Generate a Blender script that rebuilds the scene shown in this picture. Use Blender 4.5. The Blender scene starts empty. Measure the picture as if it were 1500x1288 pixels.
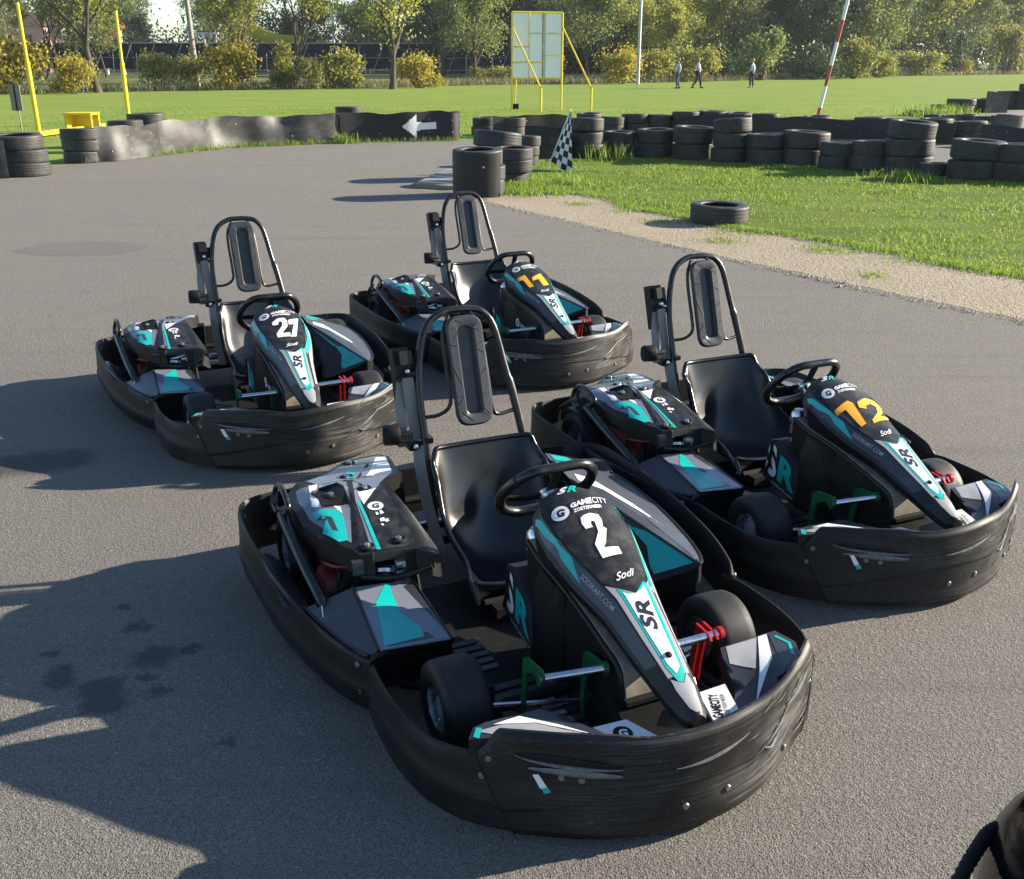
import bpy, bmesh, math, random, bisect
from mathutils import Vector, Matrix
from mathutils.geometry import delaunay_2d_cdt
R = math.radians
scene = bpy.context.scene
COL = scene.collection
rnd = random.Random(7)

# ------------------------------------------------------------------ camera
PITCH, ROLL = 0.35409, 0.00146
cam_d = bpy.data.cameras.new("camera"); cam = bpy.data.objects.new("camera", cam_d); COL.objects.link(cam)
cam_d.sensor_fit = 'HORIZONTAL'; cam_d.sensor_width = 36.0; cam_d.lens = 36.0 * 1499.8 / 1500.0
cam_d.clip_start = 0.05; cam_d.clip_end = 3000
_f = Vector((0, math.cos(PITCH), -math.sin(PITCH))); _r = Vector((1, 0, 0)); _u = Vector((0, math.sin(PITCH), math.cos(PITCH)))
_U = _r * math.cos(ROLL) + _u * math.sin(ROLL); _V = -_r * math.sin(ROLL) + _u * math.cos(ROLL)
_m = Matrix((( _U.x, _V.x, -_f.x, -0.1291), (_U.y, _V.y, -_f.y, -2.8530), (_U.z, _V.z, -_f.z, 1.7466), (0, 0, 0, 1)))
cam.matrix_world = _m
scene.camera = cam

# ------------------------------------------------------------------ light
SUN_AZ, SUN_EL = R(16.0), R(20.0)      # azimuth measured from +x towards +y
w = bpy.data.worlds.new("World"); scene.world = w; w.use_nodes = True
nt = w.node_tree; nt.nodes.clear()
out = nt.nodes.new("ShaderNodeOutputWorld"); bg = nt.nodes.new("ShaderNodeBackground"); sky = nt.nodes.new("ShaderNodeTexSky")
sky.sky_type = 'NISHITA'; sky.sun_disc = False; sky.sun_elevation = SUN_EL; sky.sun_rotation = R(90) - SUN_AZ
sky.air_density = 1.0; sky.dust_density = 0.3; sky.ozone_density = 3.0
bg.inputs[1].default_value = 0.08
nt.links.new(sky.outputs[0], bg.inputs[0]); nt.links.new(bg.outputs[0], out.inputs[0])
sun_d = bpy.data.lights.new("sun", 'SUN'); sun = bpy.data.objects.new("sun", sun_d); COL.objects.link(sun)
sun_d.energy = 5.0; sun_d.angle = R(0.5); sun_d.color = (1.0, 0.885, 0.71)
_sd = Vector((math.cos(SUN_AZ) * math.cos(SUN_EL), math.sin(SUN_AZ) * math.cos(SUN_EL), math.sin(SUN_EL)))
sun.rotation_euler = _sd.to_track_quat('Z', 'Y').to_euler(); sun.location = _sd * 60
scene.view_settings.view_transform = 'Standard'; scene.view_settings.look = 'None'
scene.view_settings.exposure = 1.60; scene.view_settings.gamma = 1.0

# ------------------------------------------------------------------ materials
def new_mat(name):
    m = bpy.data.materials.new(name); m.use_nodes = True
    return m, m.node_tree, m.node_tree.nodes["Principled BSDF"]
def N(t, kind, **kw):
    n = t.nodes.new(kind)
    for k, v in kw.items(): setattr(n, k, v)
    return n
def coords(t, scale=(1, 1, 1), jitter=True):
    """object coordinates, shifted per object so that copies do not repeat the same wear"""
    tc = N(t, "ShaderNodeTexCoord"); mp = N(t, "ShaderNodeMapping"); mp.inputs['Scale'].default_value = scale
    if jitter:
        oi = N(t, "ShaderNodeObjectInfo"); ml = N(t, "ShaderNodeMath", operation='MULTIPLY'); ml.inputs[1].default_value = 17.0
        t.links.new(oi.outputs['Random'], ml.inputs[0])
        ad = N(t, "ShaderNodeVectorMath", operation='ADD')
        t.links.new(tc.outputs['Object'], ad.inputs[0]); t.links.new(ml.outputs[0], ad.inputs[1]); t.links.new(ad.outputs[0], mp.inputs[0])
    else:
        t.links.new(tc.outputs['Object'], mp.inputs[0])
    return mp.outputs[0]
def noise(t, vec, scale, detail=4.0, rough=0.6):
    n = N(t, "ShaderNodeTexNoise"); n.inputs['Scale'].default_value = scale; n.inputs['Detail'].default_value = detail
    n.inputs['Roughness'].default_value = rough
    if vec is not None: t.links.new(vec, n.inputs['Vector'])
    return n.outputs['Fac']
def ramp(t, fac, stops):
    r = N(t, "ShaderNodeValToRGB"); e = r.color_ramp.elements
    while len(e) < len(stops): e.new(0.5)
    for i, (p, c) in enumerate(stops):
        e[i].position = p; e[i].color = (c[0], c[1], c[2], 1) if not isinstance(c, (int, float)) else (c, c, c, 1)
    t.links.new(fac, r.inputs[0]); return r.outputs[0]
def mix(t, fac, a, b, mode='MIX'):
    m = N(t, "ShaderNodeMix", data_type='RGBA', blend_type=mode)
    if isinstance(fac, (int, float)): m.inputs[0].default_value = fac
    else: t.links.new(fac, m.inputs[0])
    for i, x in ((6, a), (7, b)):
        if isinstance(x, (tuple, list)): m.inputs[i].default_value = (*x[:3], 1)
        else: t.links.new(x, m.inputs[i])
    return m.outputs[2]
def bump(t, bsdf, h, strength, dist):
    b = N(t, "ShaderNodeBump"); b.inputs['Strength'].default_value = strength; b.inputs['Distance'].default_value = dist
    t.links.new(h, b.inputs['Height']); t.links.new(b.outputs[0], bsdf.inputs['Normal'])

def plain(name, col, rough=0.5, metal=0.0, wear=0.0, wear_col=(0.25, 0.25, 0.25), wscale=25.0, stretch=(1, 1, 1), bumpy=0.0, spec=0.5, lo=0.56, hi=0.75):
    m, t, b = new_mat(name)
    b.inputs['Base Color'].default_value = (*col, 1); b.inputs['Roughness'].default_value = rough; b.inputs['Metallic'].default_value = metal
    b.inputs['Specular IOR Level'].default_value = spec
    vec = coords(t, stretch)
    n1 = noise(t, vec, wscale, 6.0, 0.7)
    if wear > 0:
        f = ramp(t, n1, [(lo, 0.0), (hi, wear)])
        t.links.new(mix(t, f, col, wear_col), b.inputs['Base Color'])
    n2 = noise(t, vec, wscale * 0.35, 3.0)
    rr = ramp(t, n2, [(0.3, max(0.02, rough - 0.08)), (0.7, min(1, rough + 0.12))]); t.links.new(rr, b.inputs['Roughness'])
    if bumpy > 0: bump(t, b, n1, bumpy, 0.002)
    return m
M = {}
M['black'] = plain("black_plastic", (0.006, 0.006, 0.0065), 0.42, spec=.35, wear=0.3, wear_col=(0.09, 0.085, 0.08), wscale=9, bumpy=0.05)
M['matt'] = plain("matt_black", (0.006, 0.006, 0.0065), 0.65, spec=.25, wear=0.3, wear_col=(0.03, 0.03, 0.031), wscale=14)
M['seat'] = plain("seat_plastic", (0.005, 0.0055, 0.008), 0.24, wear=0.2, wear_col=(0.05, 0.048, 0.045), wscale=6)
M['tube'] = plain("painted_tube", (0.008, 0.008, 0.009), 0.28, wear=0.4, wear_col=(0.12, 0.12, 0.12), wscale=30)
M['carbon'] = plain("charcoal_decal", (0.026, 0.027, 0.033), 0.28, wear=0.25, wear_col=(0.15, 0.15, 0.15), wscale=12)
M['navy'] = plain("sky_toned_slate_decal", (0.13, 0.145, 0.185), 0.16, wear=0.4, wear_col=(0.25, 0.25, 0.26), wscale=10)  # slate decal with the sky's bluish reflection mixed into its base colour
M['oval'] = plain("worn_black_decal", (0.009, 0.009, 0.010), 0.42, spec=.35, wear=0.7, wear_col=(0.09, 0.088, 0.085), wscale=22, lo=0.45, hi=0.8)
M['teal'] = plain("teal_decal", (0.004, 0.36, 0.33), 0.30, wear=0.25, wear_col=(0.25, 0.45, 0.42), wscale=14)
M['white'] = plain("white_decal", (0.72, 0.72, 0.72), 0.32, wear=0.35, wear_col=(0.4, 0.4, 0.39), wscale=16)
M['pod'] = plain("pod_grey_decal", (0.055, 0.058, 0.07), 0.30, wear=0.4, wear_col=(0.14, 0.14, 0.145), wscale=12)
M['grey'] = plain("silver_grey_decal", (0.30, 0.30, 0.31), 0.32, wear=0.5, wear_col=(0.16, 0.16, 0.16), wscale=20)
M['amber'] = plain("amber_vinyl", (0.80, 0.36, 0.012), 0.40, wear=0.25, wear_col=(0.45, 0.3, 0.1), wscale=16)
M['chrome'] = plain("bright_steel", (0.55, 0.56, 0.58), 0.22, 1.0, wear=0.5, wear_col=(0.2, 0.19, 0.17), wscale=40)
M['scrape'] = plain("scraped_plastic", (.16, .158, .15), 0.5, wear=0.8, wear_col=(0.03, 0.03, 0.03), wscale=45, lo=.40, hi=.7)
M['bolt'] = plain("dull_fastener", (0.22, 0.20, 0.17), 0.5, 0.7, wear=0.6, wear_col=(0.08, 0.06, 0.05), wscale=60)
M['green'] = plain("green_anodised", (0.004, 0.095, 0.028), 0.35, 0.2, wear=0.3, wear_col=(0.1, 0.2, 0.12), wscale=30)
M['red'] = plain("red_anodised", (0.42, 0.010, 0.014), 0.33, 0.2, wear=0.3, wear_col=(0.3, 0.1, 0.1), wscale=30)
M['engred'] = plain("dark_red_engine", (0.12, 0.008, 0.010), 0.45, wear=0.5, wear_col=(0.03, 0.02, 0.02), wscale=20)
M['tan'] = plain("dusty_plastic", (0.27, 0.235, 0.18), 0.75, wear=0.8, wear_col=(0.09, 0.08, 0.065), wscale=20, lo=0.4, hi=0.7)
M['webbing'] = plain("belt_webbing", (0.20, 0.19, 0.17), 0.8, wear=0.5, wear_col=(0.2, 0.19, 0.17), wscale=60)
M['ribs'] = plain("floor_tray_grey", (0.030, 0.031, 0.036), 0.4, wear=0.6, wear_col=(0.06, 0.06, 0.062), wscale=18)
M['rubber'] = plain("slick_rubber", (0.013, 0.013, 0.013), 0.6, spec=.35, wear=0.5, wear_col=(0.06, 0.055, 0.048), wscale=24, bumpy=0.08)

def scuffed(name, base, streak, grey, lo, hi, side=False):
    """black rubber-like plastic scraped in long horizontal streaks"""
    m, t, b = new_mat(name)
    v1 = coords(t, (1.6, 1.6, 110.0)); s1 = noise(t, v1, 2.2, 7.0, 0.8)
    v2 = coords(t, (1.0, 1.0, 1.8)); s2 = noise(t, v2, 3.2, 3.0, 0.55)
    v3 = coords(t, (26, 26, 60)); s3 = noise(t, v3, 2.0, 4.0, 0.7)
    mu = N(t, "ShaderNodeMath", operation='MULTIPLY'); t.links.new(ramp(t, s1, [(lo, 0), (hi, 1)]), mu.inputs[0]); t.links.new(ramp(t, s2, [(0.44, 0.02), (0.66, 1)]), mu.inputs[1])
    mu2 = N(t, "ShaderNodeMath", operation='MULTIPLY'); t.links.new(mu.outputs[0], mu2.inputs[0]); mu2.inputs[1].default_value = grey
    if side:      # streaks strengthen from the kart's right flank to its left
        tc = N(t, "ShaderNodeTexCoord"); sx = N(t, "ShaderNodeSeparateXYZ"); t.links.new(tc.outputs['Object'], sx.inputs[0])
        mr = N(t, "ShaderNodeMapRange"); mr.inputs[1].default_value = -.25; mr.inputs[2].default_value = .40; mr.inputs[3].default_value = .30 * grey; mr.inputs[4].default_value = 1.15 * grey
        t.links.new(sx.outputs['Y'], mr.inputs[0]); t.links.new(mr.outputs[0], mu2.inputs[1])
    c1 = mix(t, mu2.outputs[0], base, streak)
    fine = N(t, "ShaderNodeMath", operation='MULTIPLY'); t.links.new(ramp(t, s3, [(0.62, 0), (0.72, 1)]), fine.inputs[0]); fine.inputs[1].default_value = 0.35 * grey
    c2 = mix(t, fine.outputs[0], c1, streak)
    t.links.new(c2, b.inputs['Base Color'])
    t.links.new(ramp(t, mu.outputs[0], [(0, 0.50), (1, 0.75)]), b.inputs['Roughness']); b.inputs['Specular IOR Level'].default_value = .32
    bump(t, b, s3, 0.04, 0.0006)
    return m
M['bumper'] = scuffed("scuffed_bumper_plastic", (0.006, 0.006, 0.0065), (0.27, 0.26, 0.245), 0.9, 0.44, 0.68, True)
M['bumper2'] = scuffed("side_bumper_plastic", (0.006, 0.006, 0.0065), (0.09, 0.086, 0.08), 0.5, 0.50, 0.70)
M['belt_dark'] = scuffed("dark_belt_rubber", (0.014, 0.014, 0.015), (0.09, 0.085, 0.08), 0.5, 0.5, 0.7)
M['belt'] = scuffed("conveyor_belt_rubber", (0.026, 0.026, 0.027), (0.13, 0.125, 0.115), 0.9, 0.38, 0.66)

for _n in M['belt'].node_tree.nodes:
    if _n.type == 'BSDF_PRINCIPLED': _n.inputs['Specular IOR Level'].default_value = .55
# ------------------------------------------------------------------ mesh builder
def catmull(pts, n, closed=False):
    P = [Vector(p) for p in pts]; out = []
    L = len(P); segs = L if closed else L - 1
    for i in range(segs):
        p1, p2 = P[i], P[(i + 1) % L]
        p0 = P[(i - 1) % L] if (closed or i > 0) else p1 * 2 - p2
        p3 = P[(i + 2) % L] if (closed or i + 2 < L) else p2 * 2 - p1
        for k in range(n):
            t = k / n
            out.append(0.5 * ((2 * p1) + (p2 - p0) * t + (2 * p0 - 5 * p1 + 4 * p2 - p3) * t * t + (3 * p1 - p0 - 3 * p2 + p3) * t ** 3))
    if not closed: out.append(P[-1].copy())
    return out
class MB:
    def __init__(s): s.v = []; s.f = []; s.m = []
    def add(s, verts, faces, mi=0):
        o = len(s.v); s.v.extend(tuple(p) for p in verts)
        for f in faces: s.f.append(tuple(o + i for i in f)); s.m.append(mi)
    def box(s, c, d, mi=0, rot=None, taper=1.0):
        vs = []
        for z in (-1, 1):
            k = taper if z > 0 else 1.0
            for x, y in ((-1, -1), (1, -1), (1, 1), (-1, 1)):
                p = Vector((x * d[0] / 2 * k, y * d[1] / 2 * k, z * d[2] / 2))
                if rot is not None: p = rot @ p
                vs.append(p + Vector(c))
        s.add(vs, [(3, 2, 1, 0), (4, 5, 6, 7), (0, 1, 5, 4), (1, 2, 6, 5), (2, 3, 7, 6), (3, 0, 4, 7)], mi)
    def tube(s, path, r, mi=0, n=10, closed=False):
        P = [Vector(p) for p in path]; L = len(P); rings = []; nrm = None
        for i in range(L):
            a = P[(i - 1) % L] if (closed or i > 0) else P[i]; b = P[(i + 1) % L] if (closed or i < L - 1) else P[i]
            tg = (b - a).normalized() if (b - a).length > 1e-9 else Vector((0, 0, 1))
            if nrm is None: nrm = tg.orthogonal().normalized()
            else:
                nrm = nrm - tg * nrm.dot(tg); nrm = nrm.normalized() if nrm.length > 1e-6 else tg.orthogonal().normalized()
            bn = tg.cross(nrm); rr = r[i] if isinstance(r, (list, tuple)) else r
            rings.append([P[i] + (nrm * math.cos(2 * math.pi * k / n) + bn * math.sin(2 * math.pi * k / n)) * rr for k in range(n)])
        s.loft(rings, mi, cap=not closed, wrap=closed)
    def loft(s, rings, mi=0, ring_closed=True, cap=True, wrap=False):
        n = len(rings[0]); vs = [p for rg in rings for p in rg]; fs = []; L = len(rings)
        for i in range(L if wrap else L - 1):
            j = (i + 1) % L
            for k in range(n if ring_closed else n - 1):
                q = (k + 1) % n; fs.append((i * n + k, i * n + q, j * n + q, j * n + k))
        if cap and ring_closed:
            fs.append(tuple(reversed(range(n)))); fs.append(tuple((L - 1) * n + k for k in range(n)))
        s.add(vs, fs, mi)
    def lathe(s, prof, origin, axis, n=28, mi=0, closed=False):
        ax = Vector(axis).normalized(); a = ax.orthogonal().normalized(); b = ax.cross(a); o = Vector(origin)
        rings = [[o + ax * h + (a * math.cos(2 * math.pi * k / n) + b * math.sin(2 * math.pi * k / n)) * r for k in range(n)] for r, h in prof]
        s.loft(rings, mi, cap=not closed, wrap=closed)
    def prism(s, outline, off, mi=0, top_mi=None):
        """outline: list of 3D points (planar polygon); off: Vector extrusion"""
        n = len(outline); a = [Vector(p) for p in outline]; b = [p + Vector(off) for p in a]
        s.add(a + b, [(i, (i + 1) % n, n + (i + 1) % n, n + i) for i in range(n)] + [tuple(reversed(range(n)))], mi)
        s.add(b, [tuple(range(n))], mi if top_mi is None else top_mi)
    def drape(s, poly, fz, off=0.0015, mi=0, step=0.02, up=True):
        """a flat patch of artwork or a panel given in plan, laid on the surface z = fz(x, y)"""
        P = []
        for i in range(len(poly)):
            a = Vector(poly[i]); b = Vector(poly[(i + 1) % len(poly)]); k = max(1, int((b - a).length / step))
            for j in range(k): P.append(a.lerp(b, j / k))
        nb = len(P); xs = [p.x for p in P]; ys = [p.y for p in P]; G = []
        x = min(xs) + step / 2
        while x < max(xs):
            y = min(ys) + step / 2
            while y < max(ys):
                if inside(x, y, P): G.append(Vector((x, y)))
                y += step
            x += step
        vs, _, fs, *_r = delaunay_2d_cdt([Vector((p.x, p.y)) for p in P] + G, [], [list(range(nb))], 1, 1e-6)
        faces = []
        for f in fs:
            ar = sum(vs[f[i]].x * vs[f[(i + 1) % len(f)]].y - vs[f[(i + 1) % len(f)]].x * vs[f[i]].y for i in range(len(f)))
            faces.append(tuple(f) if ar > 0 else tuple(reversed(f)))
        s.add([(p.x, p.y, fz(p.x, p.y) + off) for p in vs], faces, mi)
    def build(s, name, mats, parent=None, sharp=38, smooth=True):
        me = bpy.data.meshes.new(name); me.from_pydata(s.v, [], s.f)
        for mm in mats: me.materials.append(mm)
        for p, mi in zip(me.polygons, s.m): p.material_index = mi
        bm = bmesh.new(); bm.from_mesh(me)
        bmesh.ops.remove_doubles(bm, verts=bm.verts, dist=1e-5)
        if smooth:
            for f in bm.faces: f.smooth = True
            lim = R(sharp)
            for e in bm.edges:
                if len(e.link_faces) == 2:
                    if e.calc_face_angle(0) > lim or e.link_faces[0].material_index != e.link_faces[1].material_index and e.calc_face_angle(0) > R(15): e.smooth = False
        bm.to_mesh(me); bm.free(); me.update()
        o = bpy.data.objects.new(name, me); COL.objects.link(o)
        if parent is not None: o.parent = parent
        return o
def inside(x, y, P):
    c = False; n = len(P); j = n - 1
    for i in range(n):
        if (P[i][1] > y) != (P[j][1] > y) and x < (P[j][0] - P[i][0]) * (y - P[i][1]) / (P[j][1] - P[i][1]) + P[i][0]: c = not c
        j = i
    return c
_tcache = {}
def text_shape(txt, bold=0.0, shear=0.0):
    """outline of some lettering as triangles in the unit square"""
    key = (txt, bold, shear)
    if key in _tcache: return _tcache[key]
    cu = bpy.data.curves.new("lettering", 'FONT'); cu.body = txt; cu.offset = bold; cu.shear = shear; cu.resolution_u = 3
    ob = bpy.data.objects.new("lettering", cu); COL.objects.link(ob)
    bpy.context.view_layer.update()
    ev = ob.evaluated_get(bpy.context.evaluated_depsgraph_get()); me = ev.to_mesh()
    V = [(v.co.x, v.co.y) for v in me.vertices]; F = [tuple(p.vertices) for p in me.polygons]; ev.to_mesh_clear()
    bpy.data.objects.remove(ob); bpy.data.curves.remove(cu)
    x0, x1 = min(v[0] for v in V), max(v[0] for v in V); y0, y1 = min(v[1] for v in V), max(v[1] for v in V)
    V = [((x - x0) / (x1 - x0), (y - y0) / (y1 - y0)) for x, y in V]
    _tcache[key] = (V, F); return V, F
def put_text(mb, txt, quad, fz=None, off=0.002, mi=0, bold=0.0, shear=0.0, flip=False):
    """letters between four corners (bottom-left, bottom-right, top-right, top-left), in plan with fz or in space"""
    V, F = text_shape(txt, bold, shear); q = [Vector(c) for c in quad]
    pts = []
    for x, y in V:
        p = (q[0] * (1 - x) + q[1] * x) * (1 - y) + (q[3] * (1 - x) + q[2] * x) * y
        pts.append((p.x, p.y, fz(p.x, p.y) + off) if fz else tuple(p))
    if flip: F = [tuple(reversed(f)) for f in F]
    mb.add(pts, F, mi)
def put_disc(mb, c, right, up, fz, off, mi, k0=0.0, k1=1.0, n=24):
    """disc or ring given in plan by its centre, right and up vectors"""
    c = Vector(c); r = Vector(right); u = Vector(up); vs = []; fs = []
    for k in range(n):
        a = 2 * math.pi * k / n
        for q in (k0, k1):
            p = c + (r * math.cos(a) + u * math.sin(a)) * q; vs.append((p.x, p.y, fz(p.x, p.y) + off))
    for k in range(n):
        j = (k + 1) % n; fs.append((2 * k, 2 * k + 1, 2 * j + 1, 2 * j))
    mb.add(vs, fs, mi)
def put_g(mb, c, rt, upt, fz, off, mi_disc, mi_g):
    """round badge: disc with a squared spiral G in it"""
    c = Vector(c); r = Vector(rt) - c; u = Vector(upt) - c
    put_disc(mb, c, r, u, fz, off, mi_disc)
    q = [c - r * 0.42 - u * 0.55, c + r * 0.48 - u * 0.55, c + r * 0.48 + u * 0.55, c - r * 0.42 + u * 0.55]
    put_text(mb, "G", q, fz, off + 0.0008, mi_g, bold=0.05)
def empty(name, loc=(0, 0, 0), rz=0.0):
    o = bpy.data.objects.new(name, None); COL.objects.link(o); o.location = loc; o.rotation_euler = (0, 0, rz); o.empty_display_size = 0.2
    return o
def tag(o, label=None, cat=None, group=None, kind=None):
    if label: o['label'] = label
    if cat: o['category'] = cat
    if group: o['group'] = group
    if kind: o['kind'] = kind
    return o
def copy_tree(o, parent=None):
    c = o.copy(); COL.objects.link(c)
    if parent is not None: c.parent = parent
    for ch in list(o.children): copy_tree(ch, c)
    return c
import bisect
NX=[.10,.14,.20,.30,.40,.54,.65,.72,.80,.845,.865]
NZ=[.578,.594,.580,.542,.499,.452,.403,.371,.330,.303,.292]
NC=[.020,.020,.020,.020,.017,.010,.004,.002,.000,.000,.000]
W1=[.055,.090,.112,.112,.085,.055,.045,.038,.028,.018,.008]
D1=[.030,.030,.030,.022,.014,.006,.005,.004,.004,.004,.003]
W2=[.070,.112,.136,.138,.120,.088,.072,.062,.048,.034,.020]
D2=[.060,.070,.075,.075,.070,.060,.052,.046,.036,.028,.015]
W3=[.060,.100,.122,.124,.110,.083,.069,.059,.046,.033,.019]
D3=[.110,.140,.150,.125,.100,.082,.072,.064,.052,.040,.020]
def lerp_at(X,Y,x):
    if x<=X[0]: return Y[0]
    if x>=X[-1]: return Y[-1]
    i=bisect.bisect_right(X,x)-1; t=(x-X[i])/(X[i+1]-X[i]); 
    return Y[i]+(Y[i+1]-Y[i])*t
def nose_z(x,y):
    z=lerp_at(NX,NZ,x);w1=lerp_at(NX,W1,x);d1=lerp_at(NX,D1,x);w2=lerp_at(NX,W2,x);d2=lerp_at(NX,D2,x); a=abs(y-lerp_at(NX,NC,x))
    if a<=w1: return z-d1*(a/w1)**2
    return z-d1-(d2-d1)*(a-w1)/(w2-w1)
EX=[-.97,-.85,-.62,-.5,-.35,-.185,-.15]; EZ=[.345,.365,.395,.404,.385,.349,.335]
def eng_z(x,y): return lerp_at(EX,EZ,x)

def plane(a,b,c):
    ux,uy,uz=[b[i]-a[i] for i in range(3)]; vx,vy,vz=[c[i]-a[i] for i in range(3)]
    nx,ny,nz=uy*vz-uz*vy,uz*vx-ux*vz,ux*vy-uy*vx
    return lambda x,y: a[2]-(nx*(x-a[0])+ny*(y-a[1]))/nz
rp_main=plane((.18,-.575,.227),(.165,-.352,.2),(-.135,-.552,.26))
rp_carb=plane((.175,-.600,.215),(.18,-.575,.227),(-.135,-.552,.26))
lp_in=plane((-.45,.35,.335),(.142,.498,.245),(.03,.31,.15))
lp_top=plane((-.45,.35,.335),(.142,.498,.245),(-.37,.633,.24))
def deck_z(x,y): return .262
def flat_white(x,y): return .235
# ------------------------------------------------------------------ the kart: x forward, y to the driver's left, z up, metres
BOT = [(.14, .605), (.25, .616), (.40, .618), (.52, .603), (.60, .578), (.69, .525), (.765, .442), (.830, .342), (.882, .235), (.914, .12), (.926, 0)]
TOP = [(.14, .594), (.25, .606), (.40, .606), (.51, .588), (.585, .560), (.665, .505), (.73, .43), (.795, .33), (.852, .22), (.888, .11), (.90, 0)]
def bump_pt(s, z, sg=-1):
    """point of the front bumper's outer face: s 0 (side) .. 10 (nose), z height"""
    s = max(0.0, min(10.0, s)); i = min(9, int(s)); t = s - i; v = (z - .025) / .26
    def g(k):
        if k > 10: return Vector((lerp2(20 - k, v, -sg)[0], -lerp2(20 - k, v, -sg)[1]))
        return Vector(lerp2(max(0, k), v, sg))
    p0, p1, p2, p3 = g(i - 1) if i > 0 else g(0) * 2 - g(1), g(i), g(i + 1), g(i + 2)
    return 0.5 * ((2 * p1) + (p2 - p0) * t + (2 * p0 - 5 * p1 + 4 * p2 - p3) * t * t + (3 * p1 - p0 - 3 * p2 + p3) * t ** 3)
def lerp2(k, v, sg=-1):
    w_ = (1 - v) * (1.0 if sg < 0 or k < 3 else 1 - .75 * (1 - abs(k - 6.5) / 3.5) if abs(k - 6.5) < 3.5 else 1.0)      # the left-hand side tucks under a little
    return (TOP[k][0] + (BOT[k][0] - TOP[k][0]) * w_, TOP[k][1] + (BOT[k][1] - TOP[k][1]) * w_)
SLOTS = []
def panel_disp(y, z):
    """moulded slots and knocks of the front panel: offset along the outward normal, and 1 inside a slot"""
    d = .0012 * math.sin(y * 13 + z * 5) + .003 * smooth((z - .245) / .05) * math.sin(y * 17 + .6)
    hole = 0
    for yc, zc, L, h, sl in SLOTS:
        u = (y - yc) / L; vv = (z - zc - sl * (y - yc)) / h
        e = math.hypot(u, vv * 0.9)
        taper = 1 - 0.45 * max(-1, min(1, u))
        e = math.hypot(u, vv / max(.3, taper))
        if e < 1: d -= .012 * smooth((1 - e) * 1.9); hole = 1 if e < .72 else 0
        elif e < 1.6: d += .0016 * smooth((1.6 - e) / .6) * smooth((e - 1) * 4) * (1.3 if vv < 0 else .4)
    # pressed crease low on the panel
    c = z - (.105 + .05 * math.cos(y * 4.2)); d += .004 * smooth(.5 + (c + .004) / .010) - .004
    return d, hole
def smooth(t):
    t = max(0.0, min(1.0, t)); return t * t * (3 - 2 * t)
def panel_top(y):
    return .284 + .006 * math.sin(y * 14 + .5) + .008 * smooth(1 - abs(y + .24) / .12) - .004 * smooth(1 - abs(y - .02) / .12) + .012 * smooth((y - .33) / .12)

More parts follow.
